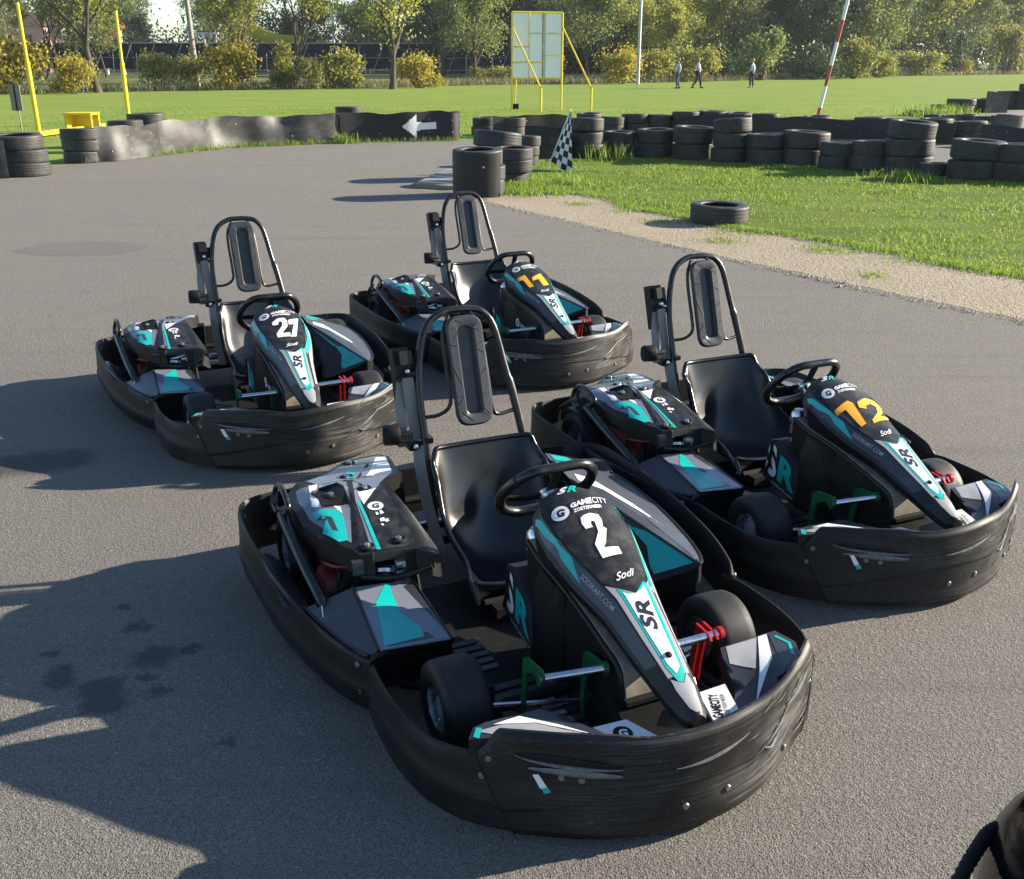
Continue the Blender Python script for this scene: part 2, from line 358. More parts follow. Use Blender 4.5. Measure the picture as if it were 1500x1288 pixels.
def part_front_panel(root):
    mb = MB(); NQ, NZ = 260, 60; TH = .010
    outer = []; inner = []; hole = {}
    for i in range(NQ + 1):
        q = -1 + 2 * i / NQ; row_o = []; row_i = []
        for j in range(NZ + 1):
            v = j / NZ; s0 = 6.05 + (5.15 - 6.05) * v
            s = 10 - abs(q) * (10 - s0); sg = 1 if q > 0 else -1
            yy = bump_pt(s, .16, sg)[1] * sg
            ztop = panel_top(yy) - .060 * smooth(1 - (s - s0) / .62)
            z = .022 + (ztop - .022) * v
            p = bump_pt(s, z, sg); ps = bump_pt(min(10, s + .05), z, sg) - bump_pt(max(0, s - .05), z, sg)
            n = Vector((-ps[1], ps[0])); n = n.normalized() if n.length > 0 else Vector((1, 0))
            if n.dot(Vector((p[0] - .2, p[1]))) < 0: n = -n
            y = p[1] * sg; d, h = panel_disp(y, z)
            ease = smooth(j / 4) * smooth((NZ - j) / 4)
            d = d * ease + .005 - .004 * (1 - v) ** 3 * 0
            roll = -.008 * smooth((v - .93) / .07) - .012 * smooth((.07 - v) / .07)
            row_o.append(Vector((p[0] + n.x * (d + roll), (p[1] + n.y * (d + roll)) * sg, z)))
            row_i.append(Vector((p[0] - n.x * TH, (p[1] - n.y * TH) * sg, z)))
            hole[(i, j)] = h * (ease > .9)
        outer.append(row_o); inner.append(row_i)
    o0 = 0; vs = [p for r in outer for p in r] + [p for r in inner for p in r]; K = (NQ + 1) * (NZ + 1); W_ = NZ + 1
    fs = []; fm = []
    for i in range(NQ):
        for j in range(NZ):
            a, b, c, d = i * W_ + j, (i + 1) * W_ + j, (i + 1) * W_ + j + 1, i * W_ + j + 1
            hh = hole[(i, j)] + hole[(i + 1, j)] + hole[(i, j + 1)] + hole[(i + 1, j + 1)]
            fs.append((a, b, c, d)); fm.append(1 if hh >= 2 else 0)
            fs.append((K + d, K + c, K + b, K + a)); fm.append(0)
        for j, fl in ((0, 0), (NZ, 1)):
            a, b = i * W_ + j, (i + 1) * W_ + j
            fs.append((a, K + a, K + b, b) if fl == 0 else (b, K + b, K + a, a)); fm.append(0)
    for i, fl in ((0, 0), (NQ, 1)):
        for j in range(NZ):
            a, b = i * W_ + j, i * W_ + j + 1
            fs.append((b, K + b, K + a, a) if fl == 0 else (a, K + a, K + b, b)); fm.append(0)
    for f, m_ in zip(fs, fm): mb.f.append(f); mb.m.append(m_)
    mb.v = [tuple(p) for p in vs]
    for y, z in ((-.475, .212), (-.49, .165), (-.335, .185), (-.295, .180), (-.06, .09), (.06, .10), (.47, .16), (.30, .08)):   # bolts
        s = 10
        for k in range(400):
            if bump_pt(10 - k * .012, z, 1 if y > 0 else -1)[1] >= abs(y): s = 10 - k * .012; break
        sg = 1 if y > 0 else -1; p = bump_pt(s, z, sg); n = Vector((p[0] - .25, p[1])).normalized()
        mb.lathe([(.0001, .005), (.0035, .0052), (.0068, .0052), (.0085, .003), (.009, 0)], (p[0] + n.x * .002, (p[1] + n.y * .002) * sg, z), (n.x, n.y * sg, 0), 12, 2)
    def onp(y, z, off):
        sg = 1 if y > 0 else -1; lo, hi = 0.0, 10.0
        for _ in range(30):
            md = (lo + hi) / 2
            if bump_pt(md, z, sg)[1] > abs(y): lo = md
            else: hi = md
        p = bump_pt(lo, z, sg); ps = bump_pt(min(10, lo + .05), z, sg) - bump_pt(max(0, lo - .05), z, sg); n = Vector((-ps[1], ps[0])).normalized()
        if n.dot(Vector((p[0] - .2, p[1]))) < 0: n = -n
        return Vector((p[0] + n.x * off, (p[1] + n.y * off) * sg, z))
    base = .0075
    # openings of the panel: a flat dark patch painted for the shade inside, a lip along its lower edge and a thin one above
    for y0, z0, y1, z1, h in ((-.425, .236, -.205, .212, .019), (-.085, .200, .125, .228, .014), (.295, .212, .43, .232, .013)):
        top = []; low = []
        for k in range(17):
            t = k / 16; y = y0 + (y1 - y0) * t; z = z0 + (z1 - z0) * t; w_ = h * (math.sin(math.pi * min(1, t * 1.0)) ** .55) * (1.15 - .5 * t) * .5
            top.append((y, z + w_)); low.append((y, z - w_))
        mb.loft([[onp(*a, base + .0006), onp((a[0] + b[0]) / 2, (a[1] + b[1]) / 2, base + .0006), onp(*b, base + .0006)] for a, b in zip(top, low)], 1, ring_closed=False)
        mb.tube([onp(y, z - .002, base) for y, z in low], [.0012 + .0042 * math.sin(math.pi * k / 16) for k in range(17)], 5, 6)
        mb.tube([onp(y, z + .001, base - .001) for y, z in top], [.001 + .002 * math.sin(math.pi * k / 16) for k in range(17)], 0, 6)
    # ledge pressed below the left-hand opening and gouges scraped into the other flank
    mb.loft([[onp(-.40 + .19 * t, .205 - .012 * t + .009 * w_, base + .0008), onp(-.40 + .19 * t, .205 - .012 * t, base + .0008 + .0045 * w_), onp(-.40 + .19 * t, .205 - .013 * t - .008 * w_, base + .0004)] for t, w_ in [(k / 12, math.sin(math.pi * (.04 + .92 * k / 12)) ** .6) for k in range(13)]], 5, ring_closed=False)
    rg_ = random.Random(5)
    for k in range(26):
        y = rg_.uniform(.12, .44); z = rg_.uniform(.08, .26); L = rg_.uniform(.02, .09); sl = rg_.uniform(-.1, .5)
        mb.tube([onp(y, z, base - .0004), onp(y + L * .5, z + L * .5 * sl, base + .0004), onp(y + L, z + L * sl, base - .0006)], [.0004, .0016, .0004], 5, 5)
    for (ya, za), (yb, zb), (yc, zc) in (((.19, .150), (.25, .178), (.31, .205)), ((.19, .150), (.215, .138), (.28, .165))):
        mb.tube([onp(ya, za, base - .001), onp(yb, zb, base + .001), onp(yc, zc, base - .001)], [.001, .0042, .001], 5, 6)
    # open joint between this panel and the corner pieces
    for q in (0, NQ): mb.tube([outer[q][j] for j in range(NZ + 1)], .0028, 1, 6)
    # torn strip of sticker hanging in the left slot
    mb.add([(.815, -.415, .222), (.820, -.402, .222), (.832, -.385, .188), (.826, -.400, .186)], [(0, 1, 2, 3)], 3)
    mb.add([(.828, -.398, .187), (.834, -.384, .189), (.837, -.378, .176), (.831, -.392, .172)], [(0, 1, 2, 3)], 4)
    o = mb.build("front_bumper_panel", [M['bumper'], M['matt'], M['bolt'], M['white'], M['teal'], M['scrape']], root, 50)
    return o
def part_front_side(root, sg):
    """low corner piece of the front bumper beside a front wheel"""
    mb = MB(); n = 46; rings = []
    for i in range(n + 1):
        s = 6.15 * i / n
        def P(z, off):
            p = bump_pt(s, z, sg); d = bump_pt(min(10, s + .05), z, sg) - bump_pt(max(0, s - .05), z, sg); nn = Vector((-d[1], d[0])).normalized()
            if nn.dot(Vector((p[0] - .2, p[1]))) < 0: nn = -nn
            return (p[0] + nn.x * off, (p[1] + nn.y * off) * sg, z)
        zt = .192 + .010 * smooth(s / 1.0) + .014 * smooth((s - 3.4) / 2); wv = .0018 * math.sin(s * 2.1) + .001 * math.sin(s * 5)
        crease = .004 * smooth(1 - abs(s - 3) / 3)
        rings.append([P(.030, -.002), P(.040, wv), P(.09, .003 + wv), P(.11, .006 + wv + crease), P(.125, .002 + wv), P(.16, .001 + wv), P(zt - .012, .0 + wv), P(zt, -.004), P(zt + .001, -.009), P(zt - .008, -.013), P(.12, -.013), P(.032, -.013)])
    if sg > 0: rings = [list(reversed(r)) for r in rings]
    mb.loft(rings, 0)
    return mb.build("front_bumper_corner", [M['bumper2']], root, 50)
SIDE = [(.186, -.604), (.150, -.628), (.09, -.657), (-.085, -.708), (-.354, -.747), (-.62, -.762), (-.80, -.763), (-.90, -.752), (-.955, -.722), (-.985, -.67), (-1.0, -.60)]
def side_top(x): return lerp_at([-1.0, -.9, -.62, -.2, .1, .19], [.252, .250, .243, .226, .214, .206], x)
def wall(mb, path, ztop, z0, th, sg, mi=0):
    P = catmull([(p[0], p[1], 0) for p in path], 6); rings = []
    for i, p in enumerate(P):
        a = P[max(0, i - 1)]; b = P[min(len(P) - 1, i + 1)]; t = (b - a).normalized(); n = Vector((t.y, -t.x, 0))
        if n.dot(Vector((p.x + .35, p.y, 0))) < 0: n = -n
        zt = ztop(p.x); wv = .0015 * math.sin(p.x * 14) + .001 * math.sin(p.x * 31 + 1)
        def Q(z, off): q = p + n * off; return (q.x, q.y * sg, z)
        rings.append([Q(z0, -.006), Q(z0 + .008, wv), Q(z0 + .045, .004 + wv), Q(z0 + .058, .010 + wv), Q(z0 + .075, .004 + wv), Q(zt - .05, wv), Q(zt - .012, wv), Q(zt - .002, -.003), Q(zt, -.008), Q(zt - .006, -th), Q(z0 + .05, -th), Q(z0, -th)])
    mb.loft(rings, mi)
def bolts(mb, pts, mi):
    for c, a in pts: mb.lathe([(.0001, .005), (.0065, .0052), (.0085, .003), (.009, 0)], c, a, 12, mi)
def make_side_bumper(root, sg):
    mb = MB(); wall(mb, SIDE, side_top, .042, .013, 1 if sg < 0 else -1, 0)
    k = 1 if sg < 0 else -1
    bolts(mb, [((.155, -.629 * k, .185), (.4, -k, 0)), ((.16, -.627 * k, .10), (.4, -k, 0)), ((-.03, -.696 * k, .10), (.2, -k, 0)), ((-.93, -.728 * k, .20), (.6, .8 * k, 0))], 1)
    return mb.build("side_bumper", [M['bumper2'], M['bolt']], root, 50)
def make_rear_bumper(root):
    mb = MB(); rings = []
    for i in range(25):
        y = -.605 + 1.21 * i / 24; bow = .018 * (1 - (y / .6) ** 2); x = -1.0 - bow; wv = .003 * math.sin(y * 13)
        rings.append([(x + .010, y, .06), (x - wv, y, .068), (x - .004, y, .11), (x - .012, y, .125), (x - .004, y, .14), (x - wv, y, .235), (x + .004, y, .249), (x + .012, y, .246), (x + .014, y, .06)])
    mb.loft(rings, 0)
    return mb.build("rear_bumper", [M['bumper2']], root, 50)
def make_right_pod(root):
    mb = MB(); mats = [M['black'], M['carbon'], M['navy'], M['teal'], M['white']]
    A, R0, C = (.172, -.602, .213), (.18, -.575, .2275), (.162, -.352, .200)
    rr, ri, ro = (-.140, -.552, .260), (-.155, -.355, .236 + .012), (-.19, -.700, .232)
    ri = (-.157, -.36, rp_main(-.157, -.36))
    # top skin
    mb.add([R0, C, ri, rr], [(0, 1, 2, 3)][::1], 2)
    fm, fc = rp_main, rp_carb
    A = (A[0], A[1], fc(A[0], A[1])); ro = (-.19, -.690, fc(-.19, -.690)); om = (-.06, -.668, fc(-.06, -.668)); om2 = (.085, -.635, fc(.085, -.635))
    mb.add([A, R0, rr, ro, om, om2], [(0, 1, 2, 3, 4, 5)], 1)
    # rolled black edges, front face, inner face
    mb.tube(catmull([R0, (.02, -.5635, .2425), rr], 6), .0055, 0, 8); mb.tube(catmull([A, om2, om, ro], 6), .006, 0, 8)
    arch = []
    for k in range(13):
        t = k / 12; y = -.602 + .25 * t; zt = (A[2] + (R0[2] - A[2]) * min(1, t / .12)) if t < .12 else R0[2] + (C[2] - R0[2]) * (t - .12) / .88
        arch.append([(.178 - .0 * t, y, zt), (.184 - .02 * t, y, zt - .014), (.168 - .02 * t, y, zt - .05), (.125, y, .12), (.115, y, .06)])
    mb.loft(arch, 0, ring_closed=False)
    mb.add([C, ri, (-.157, -.352, .07), (.14, -.345, .07)], [(0, 1, 2, 3)], 0)
    mb.tube([C, ri], .005, 0, 8)
    mb.add([rr, ri, (-.157, -.36, .09), (-.14, -.552, .09)], [(0, 1, 2, 3)], 0); mb.add([ro, rr, (-.14, -.552, .09), (-.19, -.69, .09)], [(0, 1, 2, 3)], 0)
    # artwork
    mb.drape([(.178, -.565), (.155, -.356), (-.150, -.362), (-.137, -.545)], fm, .001, 2, .05)
    mb.drape([(-.141, -.438), (-.143, -.4505), (-.0433, -.5126), (.048, -.5285), (.1628, -.5541), (.1398, -.428), (.0958, -.4221), (.0143, -.4555), (-.0511, -.4506)], fm, .002, 3, .05)
    mb.drape([(.115, -.50), (.165, -.545), (.150, -.40), (.12, -.41)], fm, .0014, 1, .05)
    mb.drape([(-.12, -.40), (.09, -.365), (.13, -.36), (-.14, -.365)], fm, .0014, 1, .05)
    mb.drape([(-.1973, -.6407), (-.1919, -.6364), (-.0955, -.6562), (-.0968, -.6593)], fc, .0015, 4, .05)
    # shelf behind the pod, between the side bumper and the guard rail
    sh = [[(x, -.752 + .004 * 0, side_top(x) - .012), (x, -.72, side_top(x) - .018), (x, -.668, .175), (x, -.66, .10)] for x in (-.19, -.30, -.42, -.55)]
    mb.loft(sh, 1, ring_closed=False)
    return mb.build("side_pod", mats, root, 30)
def make_left_pod(root):
    mb = MB(); mats = [M['black'], M['carbon'], M['pod'], M['teal'], M['white'], M['grey']]
    ft, fi = lp_top, lp_in
    Z = lambda p, f: (p[0], p[1], f(p[0], p[1]))
    Q0 = Z((-.45, .35), fi); Q1 = Z((.142, .498), fi); Qm = Z((-.16, .423), fi)
    outl = [(-.45, .35), (-.16, .4245), (.142, .498), (.11, .53), (.03, .566), (-.12, .605), (-.36, .637), (-.54, .628), (-.70, .605), (-.80, .52), (-.80, .42), (-.66, .375)]
    def ftz(x, y): return min(ft(x, y), .375) - .25 * max(0, -.52 - x) ** 1.2 * .6
    mb.drape(outl, ftz, 0, 2, .04)
    rim = [(x, y, ftz(x, y)) for x, y in outl]
    n = len(rim)
    for i in range(2, n - 1):
        a, b = rim[i], rim[i + 1]; mb.add([a, b, (b[0], b[1] + .004, b[2] - .07), (a[0], a[1] + .004, a[2] - .07)], [(3, 2, 1, 0)], 0)
    inn = [(-.45, .35), (-.16, .423), (.142, .498), (.118, .44), (.022, .302), (-.06, .318), (-.20, .333), (-.33, .338)]
    mb.drape(inn, fi, 0, 0, .04)
    low = [Z(p, fi) for p in inn[2:]]
    for i in range(len(low) - 1):
        a, b = low[i], low[i + 1]; mb.add([a, b, (b[0] - .02, b[1], .06), (a[0] - .02, a[1], .06)], [(0, 1, 2, 3)], 0)
    mb.tube(catmull([Q0, Qm, Q1], 6), .006, 0, 8); mb.tube(catmull([low[0], low[1], low[2], low[3]], 5), .005, 0, 8)
    mb.tube(catmull([rim[2], rim[3], rim[4], rim[5], rim[6], rim[7], rim[8], rim[9]], 5), .006, 0, 8)
    # artwork
    mb.drape([(-.44, .352), (-.165, .4195), (.125, .489), (.10, .455), (-.02, .44), (-.14, .405)], fi, .001, 1, .05)
    mb.drape([(-.1394, .4079), (-.0527, .452), (.126, .4885), (.060, .385), (.0230, .390), (-.0356, .415)], fi, .002, 3, .05)
    mb.drape([(-.425, .3505), (-.396, .3565), (-.135, .4125), (-.138, .402)], fi, .002, 3, .05)
    mb.drape([(-.40, .385), (-.16, .44), (.10, .498), (-.02, .515), (-.36, .46), (-.47, .42)], ftz, .0012, 1, .04)
    mb.drape([(-.52, .40), (-.50, .455), (-.30, .52), (-.12, .545), (-.20, .525), (-.40, .455), (-.46, .385)], ftz, .002, 4, .04)
    mb.drape([(-.20, .50), (.05, .512), (.10, .508), (.02, .545), (-.20, .585)], ftz, .002, 2, .04)
    mb.drape([(-.78, .43), (-.77, .50), (-.70, .51), (-.69, .41)], ftz, .002, 3, .04)
    mb.drape([(-.662, .3953), (-.668, .462), (-.6085, .4587), (-.575, .3914)], ftz, .0025, 3, .04)
    mb.lathe([(.0001, .008), (.006, .008), (.008, 0)], (.128, .497, .246), (0, 0, 1), 10, 0)
    return mb.build("side_pod", mats, root, 30)
def make_nose(root):
    mb = MB(); mats = [M['black'], M['oval'], M['carbon'], M['teal'], M['white'], M['grey'], M['matt']]
    xs = [.10 + i * .0115 for i in range(67)]; xs = [x for x in xs if x < .865] + [.865]
    rings = []
    for x in xs:
        c = lerp_at(NX, NC, x); z0 = lerp_at(NX, NZ, x); w1, d1 = lerp_at(NX, W1, x), lerp_at(NX, D1, x); w2, d2 = lerp_at(NX, W2, x), lerp_at(NX, D2, x); w3, d3 = lerp_at(NX, W3, x), lerp_at(NX, D3, x)
        prof = [(-w3 * .9, z0 - d3 - .012), (-w3, z0 - d3), (-w2 * .99, z0 - d2 - .008), (-w2, z0 - d2)]
        for t in (-1, -.75, -.5, -.25, 0, .25, .5, .75, 1): prof.append((w1 * t, z0 - d1 * t * t))
        prof += [(w2, z0 - d2), (w2 * .99, z0 - d2 - .008), (w3, z0 - d3), (w3 * .9, z0 - d3 - .012)]
        rings.append([(x, c + y, z) for y, z in prof])
    rings = [list(reversed(r)) for r in rings]
    mb.loft(rings, 0)
    f = nose_z
    # artwork
    oval = [(.12, .075), (.12, -.035)] + [(x, lerp_at(NX, NC, x) - lerp_at(NX, W1, x) * .97) for x in (.15, .20, .26, .32, .38, .43, .48)] + [(.51, -.025), (.535, -.008), (.5434, .0105), (.535, .03), (.515, .052)] + [(x, lerp_at(NX, NC, x) + lerp_at(NX, W1, x) * .93) for x in (.48, .43, .38, .32, .26, .20, .15)]
    mb.drape(oval, f, .001, 1, .02)
    side = lambda a, k0, k1: [(x, lerp_at(NX, NC, x) + a * (lerp_at(NX, W1, x) + (lerp_at(NX, W2, x) - lerp_at(NX, W1, x)) * k0)) for x in (.20, .28, .36, .45, .54, .62, .68, .73)] + [(x, lerp_at(NX, NC, x) + a * (lerp_at(NX, W1, x) + (lerp_at(NX, W2, x) - lerp_at(NX, W1, x)) * k1)) for x in (.71, .66, .60, .54, .45, .36, .28, .22)]
    mb.drape(side(-1, .08, .80), f, .0012, 2, .02)
    mb.drape(side(1, .45, .92), f, .0012, 5, .02)
    mb.drape([(.1748, -.0985), (.26, -.096), (.3135, -.0925), (.3608, -.0815), (.425, -.0865), (.3365, -.0995), (.3165, -.0985), (.25, -.106), (.1943, -.108)], f, .002, 3, .015)
    mb.drape([(.22, .126), (.30, .130), (.38, .119), (.46, .090), (.53, .062), (.535, .075), (.46, .106), (.38, .136), (.30, .145), (.22, .141)], f, .002, 3, .015)
    edge = [(x, lerp_at(NX, NC, x) + a * lerp_at(NX, W1, x) * .97) for a, xx in ((-1, (.49, .54, .60, .66, .72, .77)), (1, (.77, .72, .66, .60, .54, .50))) for x in xx]
    mb.drape([(.54, .0105), (.512, -.026)] + edge + [(.52, .055)], f, .0014, 5, .015)
    mb.drape([(.5107, -.029), (.5453, .0094), (.5073, .054), (.5104, .060), (.765, .0209), (.7901, .0035), (.7841, -.0106), (.7466, -.0214)], f, .002, 3, .012)
    mb.drape([(.5278, -.0195), (.5387, -.0096), (.5434, .0105), (.5325, .0349), (.5191, .0494), (.62, .0325), (.7516, .0145), (.7667, -.0040), (.7388, -.0140), (.62, -.0185)], f, .0028, 4, .012)
    mb.drape([(.7739, -.0259), (.7851, -.0113), (.7915, .0037), (.7672, .0230), (.80, .026), (.845, .015), (.858, .004), (.858, -.004), (.845, -.015), (.80, -.0265)], f, .0018, 5, .012)
    put_text(mb, "SR", [(.6538, .0154), (.5672, .0365), (.5556, -.0042), (.64, -.0215)], f, .0036, 2, .03, .15)
    put_text(mb, "Sodi", [(.4918, -.0157), (.4847, .0467), (.4600, .0519), (.467, -.0112)], f, .003, 4, .012, .5)
    put_g(mb, (.2299, -.0485), (.238, -.0243), (.2079, -.0374), f, .003, 4, 1)
    put_text(mb, "GAME", [(.2282, -.0148), (.2235, .056), (.1995, .064), (.2143, -.0109)], f, .003, 4, .05)
    put_text(mb, "CITY", [(.2232, .058), (.218, .110), (.1935, .115), (.1995, .066)], f, .003, 4, 0)
    put_text(mb, "ZOETERMEER", [(.2452, -.0134), (.2409, .0781), (.2281, .0829), (.2335, -.0109)], f, .003, 4, .03)
    put_text(mb, "S", [(.1615, -.0268), (.1655, .003), (.1405, .019), (.1431, -.0101)], f, .003, 4, .04, .2)
    put_text(mb, "R", [(.1655, .005), (.1693, .0339), (.1400, .050), (.1405, .021)], f, .003, 3, .04, .2)
    put_text(mb, "SODIKART.COM", [(.4133, -.0832), (.5472, -.061), (.5504, -.0528), (.4157, -.0745)], f, .003, 5, .01)
    mb.lathe([(.0001, .006), (.004, .0055), (.007, .004), (.009, .001), (.009, -.004)], (.72, .002, nose_z(.72, .002) + .003), (.35, 0, 1), 14, 6)
    return mb.build("nose_fairing", mats, root, 26)
def make_console(root):
    """upright shroud under the nose, round the steering column"""
    mb = MB(); mats = [M['black'], M['tan'], M['carbon'], M['teal'], M['white'], M['matt'], M['chrome']]
    up = catmull([(.10, .43), (.18, .405), (.32, .388), (.45, .362), (.556, .335), (.632, .312), (.655, .262), (.662, .177), (.665, .07)], 4)
    up = [(p[0], p[1]) for p in [Vector((a.x, a.y)) for a in catmull([(x, z, 0) for x, z in [(.10, .43), (.18, .405), (.32, .388), (.45, .362), (.556, .335), (.632, .312), (.655, .262), (.662, .177), (.665, .07)]], 4)]]
    L = len(up)
    def sec(y, sh): return [(x - sh, y, z - sh * .8) for x, z in up]
    rings = [sec(-.082, .012), sec(-.076, 0), sec(.076, 0), sec(.082, .012)]
    mb.loft(rings, 1, ring_closed=False)
    for y, fl in ((-.082, 0), (.082, 1)):
        a = [(x - .012, y, z - .0096) for x, z in up]; poly = a + [(.10, y, .07)]
        mb.add(poly, [tuple(range(len(poly))) if fl else tuple(reversed(range(len(poly))))], 0)
    mb.tube([(x - .008, -.083, z - .006) for x, z in up], .007, 0, 8); mb.tube([(x - .008, .083, z - .006) for x, z in up], .007, 0, 8)
    mb.box((.655, 0, .225), (.05, .168, .012), 5)
    # broad black cheek beside the badge panel
    ck = []
    for k in range(9):
        t = k / 8; x = .17 + .16 * t; bul = .105 - .02 * t
        ck.append([(x, -bul, .075), (x, -bul - .006 * math.sin(t * 3), .2), (x, -bul + .004, .30), (x + .01, -.086, .38 - .02 * t)])
    mb.loft(ck, 0, ring_closed=False)
    # badge panel: pentagon facing the right-hand side
    pts = [(-.015, -.098, .300), (.055, -.102, .322), (.176, -.106, .240), (.177, -.106, .112), (.135, -.104, .095), (-.045, -.098, .130)]
    mb.prism(pts, (.004, .075, 0), 2); mb.add(pts, [tuple(range(6))], 2)
    ins = [(p[0], p[1] - .002, p[2]) for p in pts]
    def on(u, v): return Vector((u, -.1045 - (u - .05) * .03, v))
    put_text(mb, "S", [on(-.03, .165), on(.045, .140), on(.038, .285), on(-.012, .295)], None, 0, 4, .03)
    put_text(mb, "R", [on(.050, .150), on(.165, .125), on(.165, .235), on(.062, .262)], None, 0, 3, .05)
    put_text(mb, "SODIKART", [on(.02, .125), on(.165, .100), on(.165, .109), on(.02, .134)], None, 0, 4, .0)
    mb.tube([on(-.02, .155) + Vector((0, -.006, 0)), on(.005, .21) + Vector((0, -.008, 0)), on(.01, .30) + Vector((0, -.006, 0))], .006, 5, 8)
    # foot reaching forward to the bumper
    mb.loft([[(.63, -.10, .05), (.63, -.10, .22), (.63, .10, .22), (.63, .10, .05)], [(.74, -.115, .05), (.74, -.115, .19), (.74, .10, .19), (.74, .10, .05)], [(.885, -.13, .06), (.885, -.13, .235), (.885, .09, .235), (.885, .09, .06)]], 0)
    # column bracket and reservoir under the wheel
    mb.tube([(.05, .035, .478), (.16, .03, .40), (.30, .02, .31), (.5, .0, .16)], .014, 6, 10)
    mb.lathe([(.0001, .05), (.018, .05), (.03, .035), (.033, 0), (.028, -.02), (.0001, -.02)], (.075, -.045, .40), (0, 0, 1), 14, 6)
    mb.box((.10, -.02, .37), (.07, .11, .03), 6)
    return mb.build("steering_console", mats, root, 35)
def make_seat(root):
    mb = MB(); spine = catmull([(-.705, .438, 0), (-.685, .36, 0), (-.655, .26, 0), (-.605, .16, 0), (-.52, .09, 0), (-.40, .062, 0), (-.29, .070, 0), (-.20, .105, 0), (-.150, .150, 0)], 4)
    n = len(spine); NV = 32; cy = .108; rows = []; und = []
    for i, p in enumerate(spine):
        a = spine[max(0, i - 1)]; b = spine[min(n - 1, i + 1)]; t = (b - a).normalized(); nn = Vector((-t.y, t.x))   # towards the sitter
        if nn.x + nn.y < 0: nn = -nn
        u = i / (n - 1)
        half = .205 + .02 * math.sin(u * math.pi) + .05 * smooth((u - .7) / .3); depth = .045 + .095 * math.sin(max(0, min(1, u * 1.05)) * math.pi) ** 1.0
        if u > .85: depth *= 1 - .3 * (u - .85) / .15
        r1 = []; r2 = []
        for k in range(NV + 1):
            v = -1 + 2 * k / NV; av = abs(v)
            off = depth * (av ** 2.6); yy = cy + half * math.sin(v * 1.25) / math.sin(1.25)
            drop = .050 * smooth((av - .78) / .22) ** 1.5 * smooth((.20 - u) / .20)
            thigh = .018 * math.exp(-(v / .16) ** 2) * smooth((u - .72) / .25)
            lum = .012 * math.cos(v * math.pi * 2.2) * smooth((u - .05) / .3) * smooth((.55 - u) / .3)
            q = Vector((p.x, p.y)) + nn * (off + thigh - lum) - Vector((t.x, t.y)) * 0
            z = q.y - drop
            r1.append((q.x, yy, z)); q2 = q - nn * .010; r2.append((q2.x, yy + (.006 * v), z - .004))
        rows.append(r1); und.append(r2)
    flip = lambda r: list(reversed(r))
    mb.loft([flip(r) for r in rows], 0, ring_closed=False); mb.loft(und, 0, ring_closed=False)
    rim = [rows[i][0] for i in range(n - 1, -1, -1)] + rows[0][1:-1] + [rows[i][-1] for i in range(n)] + flip(rows[-1])[1:-1]
    rim = [Vector(r) for r in rim]
    mb.tube(rim, .0095, 0, 8, closed=True)
    for y in (-.02, .24): mb.lathe([(.0001, .004), (.009, .003), (.011, 0)], (-.672, y, .33), (1, 0, .3), 10, 1)
    return mb.build("seat", [M['seat'], M['chrome']], root, 50)
def hoopx(z): return -.634 - .32 * z + .005
def make_rollbar(root):
    yz = [(-.086, .09), (-.084, .30), (-.083, .458), (-.080, .64), (-.052, .777), (-.012, .847), (.05, .880), (.105, .884), (.16, .881), (.205, .866), (.242, .810), (.268, .658), (.284, .579), (.306, .415), (.318, .25), (.325, .09)]
    P = catmull([(hoopx(z), y, z) for y, z in yz], 6); mb = MB()
    mb.tube(P, [.0165 if p.z < .628 and p.y > 0 else .0135 for p in P], 0, 12)
    def pt(y, z, dx=0): return (hoopx(z) + dx, y, z)
    mb.tube(catmull([pt(-.082, .525), pt(-.02, .53, .01), pt(.022, .56, .02), pt(.028, .62, .02), pt(.026, .75, .02), pt(.034, .82, .02), pt(.065, .868, .01)], 5), .0075, 0, 8)
    mb.tube(catmull([pt(.293, .51), pt(.21, .505, .012), pt(.188, .54, .02), pt(.185, .65, .02), pt(.18, .78, .02), pt(.17, .84, .02), pt(.15, .872, .01)], 5), .0075, 0, 8)
    mb.box((hoopx(.45), -.075, .45), (.05, .03, .02), 0)
    return mb.build("roll_hoop", [M['tube']], root, 60)
